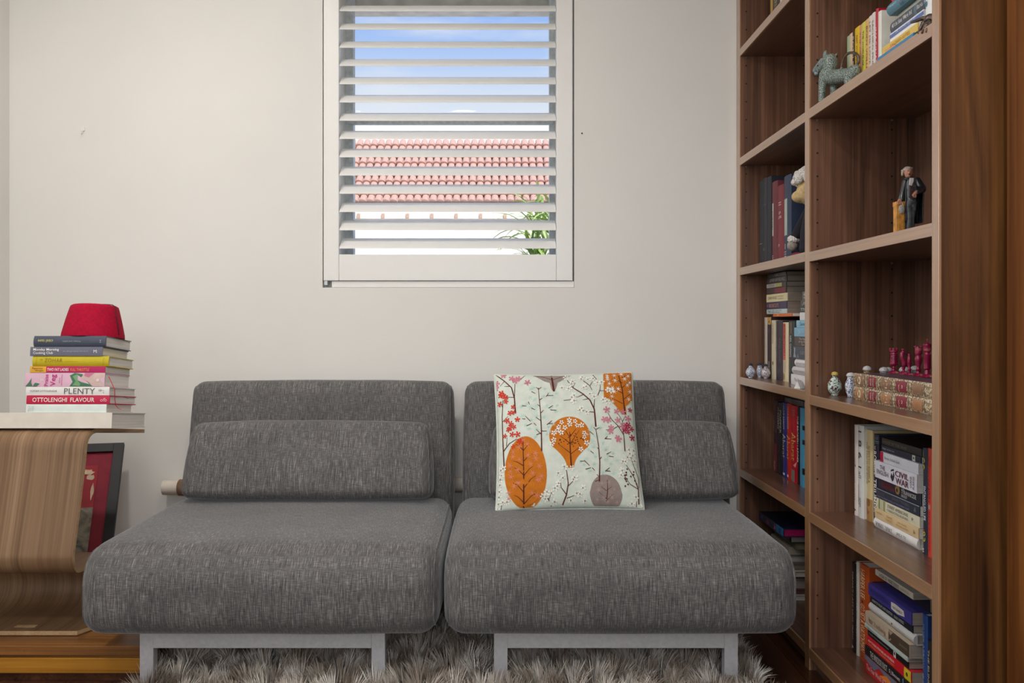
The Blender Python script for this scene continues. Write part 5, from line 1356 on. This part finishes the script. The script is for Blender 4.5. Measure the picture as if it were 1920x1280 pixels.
# ================================================================== ORNAMENTS
m_blue = porcelain('blue_white_porcelain', (226, 230, 236), (62, 84, 140), 190)
m_green = porcelain('dragon_porcelain', (196, 214, 204), (82, 58, 62), 110)
m_grey_p = porcelain('grey_porcelain', (196, 194, 196), (96, 94, 120), 170)
def snuff(label, group, x, y, z, h, wdt, mat, capm, flatk=.7, shape=0):
    t = thing('snuff_bottle', label, 'snuff bottle', (x, y, z), group)
    r = wdt / 2
    if shape == 0: pr_ = [(.42 * r, 0), (.50 * r, .03 * h), (.46 * r, .06 * h), (.75 * r, .14 * h), (.97 * r, .30 * h), (1.0 * r, .40 * h), (.90 * r, .52 * h), (.62 * r, .66 * h), (.38 * r, .75 * h), (.34 * r, .82 * h), (.37 * r, .84 * h)]
    else: pr_ = [(.55 * r, 0), (.62 * r, .03 * h), (.58 * r, .06 * h), (.85 * r, .22 * h), (1.0 * r, .45 * h), (.92 * r, .60 * h), (.66 * r, .70 * h), (.62 * r, .80 * h), (.66 * r, .84 * h)]
    b = MB(); b.lathe(pr_, (0, 0, 0), 22, 1, flatk); o = b.build('bottle_body', mat, t, smooth=True, sharp=60); o.rotation_euler = (0, 0, R(25))
    b = MB(); c = .40 * r if shape == 0 else .66 * r
    b.lathe([(c, .845 * h), (c * 1.08, .87 * h), (c, .92 * h), (c * .75, .97 * h), (c * .2, 1.0 * h)], (0, 0, 0), 16); b.build('stopper', capm, t, smooth=True, sharp=70)
    return t
m_ycap = paint((198, 170, 84), .3, .1, scale=200); m_wcap = paint((204, 202, 204), .25, .1, scale=300); m_bcap = paint((40, 46, 74), .3, .1)
g = 'three snuff bottles on the far shelf'
def at_px(x, Y, z): return ((x - PX) / F * Y, Y, z)
x, y, z = at_px(1407.5, 3.075, FAR[3] + .0003); snuff('round blue and white snuff bottle nearest the wall panel', g, x, y, z, .054, .039, m_blue, m_bcap, .8)
x, y, z = at_px(1424.5, 3.095, FAR[3] + .0003); snuff('slim blue and white snuff bottle between two others', g, x, y, z, .054, .027, m_blue, m_bcap, .8, 1)
x, y, z = at_px(1436, 3.040, FAR[3] + .0003); snuff('mauve and white snuff bottle in front of the off-white book', g, x, y, z, .053, .036, porcelain('mauve_porcelain', (214, 210, 214), (104, 84, 110), 180), m_bcap, .8)
g = 'snuff bottles near the leather folios'
z = NEAR[3] + .0003
snuff('dragon patterned snuff bottle with a yellow stopper', g, .954, 2.408, z, .069, .046, m_green, m_ycap, .75)
snuff('oval blue and white snuff bottle touching the leather folios', g, .981, 2.361, z, .069, .036, m_blue, m_wcap, .8, 1)
snuff('snuff bottle with a tan body behind the leather folios', g, 1.043, 2.400, z, .086, .034, porcelain('tan_porcelain', (190, 160, 96), (120, 100, 70), 150), m_wcap, .8, 1)
snuff('pale snuff bottle in the back corner beside the rook', g, 1.078, 2.372, z, .084, .036, m_grey_p, m_wcap, .8, 1)
snuff('grey snuff bottle just behind the pale one', g, 1.104, 2.402, z, .082, .034, m_grey_p, m_wcap, .8, 1)
snuff('blue grey snuff bottle behind the pawn', g, 1.128, 2.355, z, .086, .042, m_blue, m_wcap, .8, 1)
snuff('white snuff bottle behind the queen', g, 1.165, 2.368, z, .088, .040, m_grey_p, m_wcap, .8, 1)

# --- chess pieces ------------------------------------------------------------------------------------
def chessmat():
    m, t, b_ = newmat('stained_bone')
    co = node(t, 'ShaderNodeTexCoord'); n_ = node(t, 'ShaderNodeTexNoise', i_Scale=34.0, i_Detail=2.0); t.links.new(co.outputs['Object'], n_.inputs['Vector'])
    r = ramp(t, ((.42, (138, 14, 62)), (.56, (158, 32, 78)), (.68, (206, 140, 120)))); t.links.new(n_.outputs[0], r.inputs[0])
    t.links.new(r.outputs[0], b_.inputs['Base Color']); b_.inputs['Roughness'].default_value = .22; b_.inputs['Coat Weight'].default_value = .4; return m
m_chess = chessmat()
zc_ = NEAR[3] + .0362 * 2 + .0006
def piece(name, label, x, y, prof, h, r):
    t = thing(name, label, 'chess piece', (x, y, zc_), 'red chess pieces')
    b = MB(); b.lathe([(a * r, c * h) for a, c in prof], (0, 0, 0), 20); b.build('turned_body', m_chess, t, smooth=True, sharp=45); return t
base_p = [(1, 0), (1.02, .02), (.85, .06), (.55, .09), (.32, .12)]
rk = piece('chess_rook', 'stained red chess rook shaped like a ribbed tower', 1.052, 2.255, base_p + [(.26, .17), (.42, .20), (.26, .23), (.24, .28), (.80, .36), (.85, .38), (.80, .40), (.74, .41), (.68, .60), (.62, .78), (.60, .84), (.80, .87), (.82, .90), (.80, .93)], .066, .0135)
b = MB()
for i in range(6):
    a = 2 * pi * i / 6; b.box(.0095 * cos(a) - .002, .0095 * cos(a) + .002, .0095 * sin(a) - .002, .0095 * sin(a) + .002, .061, .0675)
b.build('battlements', m_chess, rk)
b = MB()
for i in range(7): b.lathe([(.0100, 0), (.0104, .0008), (.0100, .0016)], (0, 0, .030 + i * .0034), 18)
b.build('ribs', m_chess, rk, smooth=True)
kn = piece('chess_knight', 'stained red chess knight with arched neck', 1.060, 2.218, base_p + [(.24, .18), (.40, .23), (.28, .27)], .066, .0125)
b = MB(); b.tube([(0, 0, .017), (.003, 0, .027), (.002, 0, .035), (-.004, 0, .045), (-.004, 0, .054), (.001, 0, .0595)], [.0042, .0074, .0078, .0060, .0056, .0046], 10)
capsule(b, (-.001, 0, .0585), (.0095, 0, .0520), .0046, .0028)
for q in (-1, 1): b.tube([(-.0015, q * .0024, .061), (-.002, q * .003, .0675)], [.0018, .0005], 6)
b.build('horse_head', m_chess, kn, smooth=True)
piece('chess_pawn', 'small stained red chess pawn between knight and queen', 1.055, 2.176, base_p + [(.28, .22), (.42, .27), (.28, .32), (.36, .45), (.48, .56), (.55, .58), (.40, .60), (.45, .70), (.40, .82), (.28, .93), (.34, .96), (.30, 1.0)], .0545, .0115)
qn = piece('chess_queen', 'stained red chess queen with a scalloped crown', 1.056, 2.130, [(1, 0), (1.04, .02), (.75, .06), (.42, .10), (.36, .16), (.56, .18), (.34, .20), (.48, .22), (.32, .25), (.32, .32), (.55, .45), (.66, .55), (.62, .62), (.40, .68), (.46, .70), (.62, .73), (.66, .80), (.62, .88), (.68, .92), (.66, .95)], .077, .0140)
b = MB()
for i in range(9): b.ell((.0088 * cos(2 * pi * i / 9), .0088 * sin(2 * pi * i / 9), .0745), .0021, None, 8, 6)
b.build('crown_beads', m_chess, qn, smooth=True)
kg = piece('chess_king', 'tall stained red chess king with a cross finial', 1.053, 2.080, [(1, 0), (1.04, .015), (.78, .05), (.45, .09), (.42, .17), (.30, .20), (.55, .24), (.55, .60), (.62, .62), (.42, .64), (.36, .68), (.58, .72), (.64, .78), (.60, .86), (.66, .88), (.62, .91), (.30, .93), (.10, .95)], .090, .0150)
b = MB(); b.tube([(0, 0, .084), (0, 0, .0965)], .0011, 6); b.tube([(0, -.003, .092), (0, .003, .092)], .0010, 6); b.build('cross', m_chess, kg)

# --- verdigris animal with looped tail ------------------------------------------------------------------
def verdmat():
    m, t, b_ = newmat('verdigris_bronze')
    co = node(t, 'ShaderNodeTexCoord'); v = node(t, 'ShaderNodeTexNoise', i_Scale=520.0, i_Detail=2.0); t.links.new(co.outputs['Object'], v.inputs['Vector'])
    r = ramp(t, ((.40, (52, 60, 57)), (.52, (110, 124, 116)), (.62, (176, 188, 178)))); t.links.new(v.outputs[0], r.inputs[0])
    t.links.new(r.outputs[0], b_.inputs['Base Color']); b_.inputs['Roughness'].default_value = .55; b_.inputs['Metallic'].default_value = .1
    bp = node(t, 'ShaderNodeBump', i_Strength=.6, i_Distance=.001); t.links.new(v.outputs[0], bp.inputs['Height']); t.links.new(bp.outputs[0], b_.inputs['Normal']); return m
m_verd = verdmat(); m_verd_s = paint((120, 136, 138), .45, .15, scale=120, metal=.1); m_bronze = paint((96, 82, 70), .4, .2, scale=90, metal=.5)
A_, B_ = Vector((.972, 2.245)), Vector((.908, 2.428))
def don(x, y, side=0.0):
    s = (x - PX) / F
    d = B_ - A_; k_ = (A_.y * s - A_.x) / (d.x - d.y * s)
    p_ = A_ + d * k_; n_ = Vector((d.y, -d.x)).normalized()      # n_: into the shelf
    z_ = CZ + (PY - y) / F * p_.y
    p_ = p_ + n_ * side
    return Vector((p_.x, p_.y, z_))
t = thing('animal_figurine', 'speckled verdigris horned animal figurine with a looped tail', 'figurine', (.94, 2.33, NEAR[1]))
zs_ = NEAR[1] + .0005
b = MB()
def foot(x, side): 
    p_ = don(x, 150, side); return Vector((p_.x, p_.y, zs_ + .006))
capsule(b, don(1554, 146), don(1594, 140), .0215, .0190)            # trunk
b.ell(don(1550, 142), (.021, .021, .024)); b.ell(don(1600, 137), (.018, .020, .022))
capsule(b, don(1553, 138), don(1558, 117), .0200, .0180)            # neck
b.ell(don(1557, 113), .0185)                                        # head
capsule(b, don(1553, 113), don(1535, 131), .0170, .0105)            # long muzzle
for x0, xt, sd_ in ((1549, 1546.5, -.012), (1556, 1555, .014), (1597, 1596, -.012), (1603, 1606, .014)):
    capsule(b, don(x0, 150, sd_), foot(xt, sd_), .0115, .0085)
capsule(b, don(1577, 138), don(1578, 128), .006, .0042)
capsule(b, don(1604, 132), don(1607, 125), .011, .007)
remesh(b.build('body', m_verd, t, world=True), .0016, 8)
b = MB(); b.ell(don(1531.5, 132, -.003), (.0095, .0095, .0085)); b.ell(don(1532.5, 138.5, -.002), (.0080, .0080, .0055)); capsule(b, don(1546, 113, -.008), don(1533, 129, -.006), .006, .007); remesh(b.build('muzzle', m_verd_s, t, world=True), .0013, 4)
for x0, y0, x1, y1, sd_ in ((1550, 108, 1553, 95, -.008), (1560, 110, 1566, 98, .008)):
    b = MB(); p0, p1 = don(x0, y0, sd_), don(x1, y1, sd_)
    b.tube([p0, p0.lerp(p1, .35), p0.lerp(p1, .7), p1], [.004, .0062, .0050, .0012], 8); b.build('ear', m_verd_s if sd_ < 0 else m_bronze, t, world=True, smooth=True)
b = MB(); b.tube(spline([don(1577, 136), don(1578, 124), don(1582, 110), don(1590, 100.5), don(1599, 99), don(1608, 104), don(1610, 114), don(1605, 126)], 6), [.0030] * 16 + [.0036] * 10 + [.0042] * 17, 10); b.build('looped_tail', m_bronze, t, world=True, smooth=True)
for sd_ in (-.0105,):
    b = MB(); b.ell(don(1541, 124, -.0145), .0022, None, 8, 6); b.build('eye', m_black, t, world=True, smooth=True)

# --- bronze hand hanging over the shelf edge --------------------------------------------------------------
t = thing('bronze_hand', 'dark bronze hand ornament with drooping fingers on the shelf edge', 'ornament', (.92, 1.85, NEAR[1]))
m_bz = paint((92, 78, 70), .32, .25, scale=120, metal=.65)
def hp(x, y, X): 
    Yv = Yx(x, X); return Vector((X, Yv, CZ + (PY - y) / F * Yv))
b = MB()
capsule(b, hp(1758, 33, .935), hp(1744, 37, .925), .0110, .0130)      # back of the hand
b.ell(hp(1742, 40, .925), (.011, .012, .011))
fingers = [[(1742, 34, .922), (1730, 34.5, .912), (1719, 39, .906), (1709, 42, .904)],
           [(1740, 40, .915), (1731, 44, .902), (1726, 53, .896), (1722.5, 62, .894)],
           [(1743, 43, .915), (1736, 47, .900), (1732, 55, .894), (1729, 61, .892)],
           [(1746, 44, .918), (1742, 49, .902), (1739.5, 55, .895), (1737, 59, .893)]]
for f_ in fingers:
    pts = [hp(*q) for q in f_]
    for k_ in range(3): capsule(b, pts[k_], pts[k_ + 1], .0056 - .0008 * k_, .0050 - .0010 * k_, 10)
capsule(b, hp(1748, 42, .93), hp(1741, 47, .915), .0055, .0045, 10)
remesh(b.build('hand', m_bz, t, world=True), .0012, 3)
b = MB(); b.box(.92, .965, 1.80, 1.85, NEAR[1] + .0003, NEAR[1] + .010); capsule(b, (.94, 1.825, NEAR[1] + .008), hp(1752, 35, .935), .010, .009); b.build('stand', m_bz, t, world=True, smooth=True)

# --- robed man figurine ------------------------------------------------------------------------------------
FY, FX, K = 2.155, (1707 - PX) / F * 2.155, 1.0 / 9.14 / F * 2.155
fz0 = CZ + (PY - 440) / F * FY
yaw = R(-18)
t = thing('robed_figurine', 'painted figurine of a man in black gown leaning on a wooden pillar', 'figurine', (FX, FY, NEAR[2] + .0004))
def fp(x, y, d=0.0):
    """front view of the figurine (zoomed pixels) -> local metres, d towards the viewer"""
    return Vector(((x - 430) * K, -d, fz0 + (1280 - y) * K - (NEAR[2] + .0004)))
m_skin = paint((188, 134, 112), .35, .06, scale=200); m_gown = paint((34, 36, 40), .28, .25, scale=80, coat=.3); m_trous = paint((84, 90, 94), .35, .25, scale=140)
m_wig = paint((168, 160, 150), .6, .2, scale=300); m_shirt = paint((226, 222, 218), .4); m_vest = paint((74, 62, 62), .4, .15, scale=200)
b = MB()
capsule(b, fp(400, 300), fp(405, 400), .0040, .0048)
b.ell(fp(380, 225, .003), (.0098, .0105, .0130)); b.ell(fp(366, 236, .0132), (.0022, .0030, .0030)); b.ell(fp(370, 275, .006), (.006, .006, .005))
capsule(b, fp(410, 420), fp(430, 700), .0140, .0150); capsule(b, fp(380, 360), fp(480, 360), .0085, .0095)
capsule(b, fp(385, 740), fp(395, 1000, .003), .0115, .0085); capsule(b, fp(395, 1000, .003), Vector((fp(385, 0).x, 0, .006)), .0085, .0070)
capsule(b, fp(465, 740), fp(440, 1000), .0115, .0090); capsule(b, fp(440, 1000), Vector((fp(455, 0).x, .004, .006)), .0090, .0070)
for cx in (385, 455): b.ell((fp(cx, 0).x, -.005, .0045), (.0065, .012, .0045))
capsule(b, fp(350, 360), fp(305, 540), .0080, .0065); capsule(b, fp(305, 540), fp(230, 690, .006), .0062, .0048)
capsule(b, fp(520, 370), fp(570, 540), .0085, .0070); capsule(b, fp(570, 540), fp(460, 585, .016), .0062, .0048)
remesh(b.build('body', m_trous, t), .0013, 4)
b = MB(); b.ell(fp(380, 225, .0042), (.0100, .0102, .0132)); b.ell(fp(364, 236, .0146), (.0020, .0028, .0030)); b.ell(fp(372, 278, .0075), (.0062, .0062, .005)); b.ell(fp(462, 205, .001), (.002, .003, .0035)); b.ell(fp(298, 215, .001), (.002, .003, .0035))
remesh(b.build('face', m_skin, t), .0010, 3)
b = MB()
for ex in (350, 398): b.ell(fp(ex, 205, .0128), (.0014, .0008, .0009), None, 8, 6)
b.ell(fp(370, 262, .0138), (.0034, .0010, .0010), None, 8, 6); b.build('eyes_and_moustache', paint((60, 44, 38), .5), t, smooth=True)
b = MB(); b.ell(fp(384, 168, -.001), (.0118, .0118, .0088)); 
for k_ in range(4): b.ell(fp(460, 140 + k_ * 28, -.002), (.0034, .0046, .0026)); b.ell(fp(298, 175 + k_ * 26, -.002), (.0030, .0046, .0026))
remesh(b.build('wig', m_wig, t), .0011, 1)
b = MB(); b.prism([(q.x, q.z) for q in (fp(372, 320), fp(360, 450), fp(400, 470), fp(440, 380), fp(440, 325))], 'y', -.0155, -.0130); b.build('white_bands', m_shirt, t, bevel=.001)
b = MB(); b.prism([(q.x, q.z) for q in (fp(360, 440), fp(355, 650), fp(420, 700), fp(500, 650), fp(480, 440), fp(420, 470))], 'y', -.0170, -.0120); b.build('waistcoat', m_vest, t, bevel=.0015)
# gown: an open shell round the back and shoulders
b = MB(); rows = [(318, 350, 470, .010), (345, 325, 560, .0125), (400, 312, 620, .016), (520, 305, 650, .018), (700, 300, 640, .019), (900, 300, 630, .020), (1085, 305, 620, .021)]
nA = 22
for (yy, xl_, xr_, dp) in rows:
    cxm = (fp(xl_, 0).x + fp(xr_, 0).x) / 2; rx_ = (fp(xr_, 0).x - fp(xl_, 0).x) / 2; zz_ = fp(0, yy).z
    for k_ in range(nA + 1):
        a = R(-38 + 256 * k_ / nA) 
        fold = 1 + .07 * sin(k_ * 2.4) * min(1, (yy - 318) / 200)
        b.v.append((cxm + rx_ * cos(a) * fold, dp * sin(a) * fold + .002, zz_))
for i in range(len(rows) - 1):
    for k_ in range(nA):
        a = i * (nA + 1) + k_; b.face((a, a + 1, a + nA + 2, a + nA + 1))
o = b.build('gown', m_gown, t, smooth=True); q = o.modifiers.new('thick', 'SOLIDIFY'); q.thickness = .0022; q = o.modifiers.new('sub', 'SUBSURF'); q.levels = 1; q.render_levels = 1
b = MB(); capsule(b, fp(545, 360), fp(600, 500, .004), .0100, .0125); capsule(b, fp(600, 500, .004), fp(500, 560, .014), .0120, .0080); capsule(b, fp(345, 370), fp(305, 560), .0085, .0085); capsule(b, fp(305, 560), fp(270, 680, .005), .0085, .0075)
remesh(b.build('gown_sleeves', m_gown, t), .0013, 3)
b = MB(); capsule(b, fp(462, 585, .017), fp(425, 620, .019), .0050, .0042); 
for k_ in range(4): capsule(b, fp(432 + 9 * k_, 620 + 3 * k_, .020), fp(418 + 12 * k_, 652 + 2 * k_, .020), .0016, .0013, 8)
capsule(b, fp(440, 600, .021), fp(455, 640, .022), .0016, .0013, 8); remesh(b.build('hand', m_skin, t), .0005, 1)
b = MB(); capsule(b, fp(235, 690, .006), fp(205, 725, .009), .0050, .0044)
for k_ in range(4): capsule(b, fp(180 + 16 * k_, 720, .012), fp(172 + 17 * k_, 770, .014), .0017, .0014, 8)
capsule(b, fp(235, 715, .010), fp(250, 765, .013), .0017, .0014, 8); remesh(b.build('hand', m_skin, t), .0005, 1)
b = MB(); b.tube([fp(235, 740, .015), fp(255, 775, .015), fp(270, 825, .014), fp(300, 830, .012)], .0014, 6); b.ell(fp(240, 860, .013), (.0085, .0045, .0125)); b.build('held_wig', m_wig, t, smooth=True)
b = MB(); x0, x1 = fp(160, 0).x, fp(295, 0).x
b.box(x0, x1, -.012, .008, 0.0, fp(0, 790).z); b.box(x0 + .004, x0 + .007, -.0128, -.012, 0.0, fp(0, 800).z); b.box(x1 - .006, x1 - .003, -.0128, -.012, 0, fp(0, 800).z); b.box(x0 - .001, x1 + .001, -.013, .009, fp(0, 800).z, fp(0, 720).z)
b.build('pillar', paint((206, 146, 66), .4, .12, scale=90), t, bevel=.0006)

# --- plush toy in a barrister's wig, half behind the divider ---------------------------------------------
def curlmat(c1, c2):
    m, t_, b_ = newmat('curly_wool'); co = node(t_, 'ShaderNodeTexCoord'); v = node(t_, 'ShaderNodeTexVoronoi', i_Scale=160.0); t_.links.new(co.outputs['Object'], v.inputs['Vector'])
    r = ramp(t_, ((.1, c1), (.6, c2))); t_.links.new(v.outputs['Distance'], r.inputs[0]); t_.links.new(r.outputs[0], b_.inputs['Base Color']); b_.inputs['Roughness'].default_value = .9
    bp = node(t_, 'ShaderNodeBump', i_Strength=1.0, i_Distance=.004); t_.links.new(v.outputs['Distance'], bp.inputs['Height']); t_.links.new(bp.outputs[0], b_.inputs['Normal']); return m
t = thing('plush_toy', 'plush toy in white curly wig and dark robe beside the navy volume', 'soft toy', (.975, 2.62, FAR[2]))
P = lambda dx, dy, dz: Vector((.975 + dx, 2.62 + dy, FAR[2] + dz))
b = MB(); b.lathe([(.055, .0005), (.062, .02), (.058, .08), (.045, .14), (.034, .175), (.01, .18)], (.985, 2.60, FAR[2]), 20); capsule(b, P(0, .03, .15), P(-.03, .085, .065), .020, .018)
remesh(b.build('robe', paint((30, 28, 38), .9, .1, scale=60), t, world=True), .004, 5)
b = MB(); b.ell(P(0, .02, .205), (.048, .050, .046)); b.ell(P(-.035, .03, .190), (.026, .026, .020)); b.ell(P(-.012, .085, .205), (.012, .020, .030))
remesh(b.build('head', paint((198, 172, 124), .9, .1, scale=80), t, world=True), .003, 4)
b = MB()
for k_ in range(5): b.ell(P(-.01, .02 - .004 * k_, .250 + .004 * k_), (.050 - .004 * k_, .052 - .004 * k_, .020))
for k_ in range(9): a = 2 * pi * k_ / 9; b.ell(P(-.005 + .046 * cos(a), .02 + .048 * sin(a), .236), (.013, .013, .012))
for k_ in range(7): a = 2 * pi * k_ / 7; b.ell(P(-.005 + .038 * cos(a), .02 + .040 * sin(a), .262), (.012, .012, .012))
remesh(b.build('curly_wig', curlmat((176, 170, 162), (226, 222, 216)), t, world=True), .0028, 2)
b = MB(); b.lathe([(.016, -.012), (.022, -.004), (.021, .006), (.015, .011)], tuple(P(-.032, .088, .062)), 14); b.build('white_cuff', curlmat((206, 200, 194), (232, 228, 222)), t, world=True, smooth=True)
b = MB(); b.ell(P(-.036, .094, .042), (.017, .019, .018)); b.build('paw', paint((150, 140, 130), .9, .15, scale=120), t, world=True, smooth=True)
b = MB(); b.ell(P(-.046, .035, .200), .004); b.build('eye', m_black, t, world=True, smooth=True)
b = MB(); b.ell(P(-.035, .045, .008), (.022, .028, .0078)); b.build('red_foot', paint((120, 30, 40), .9, .1), t, world=True, smooth=True)
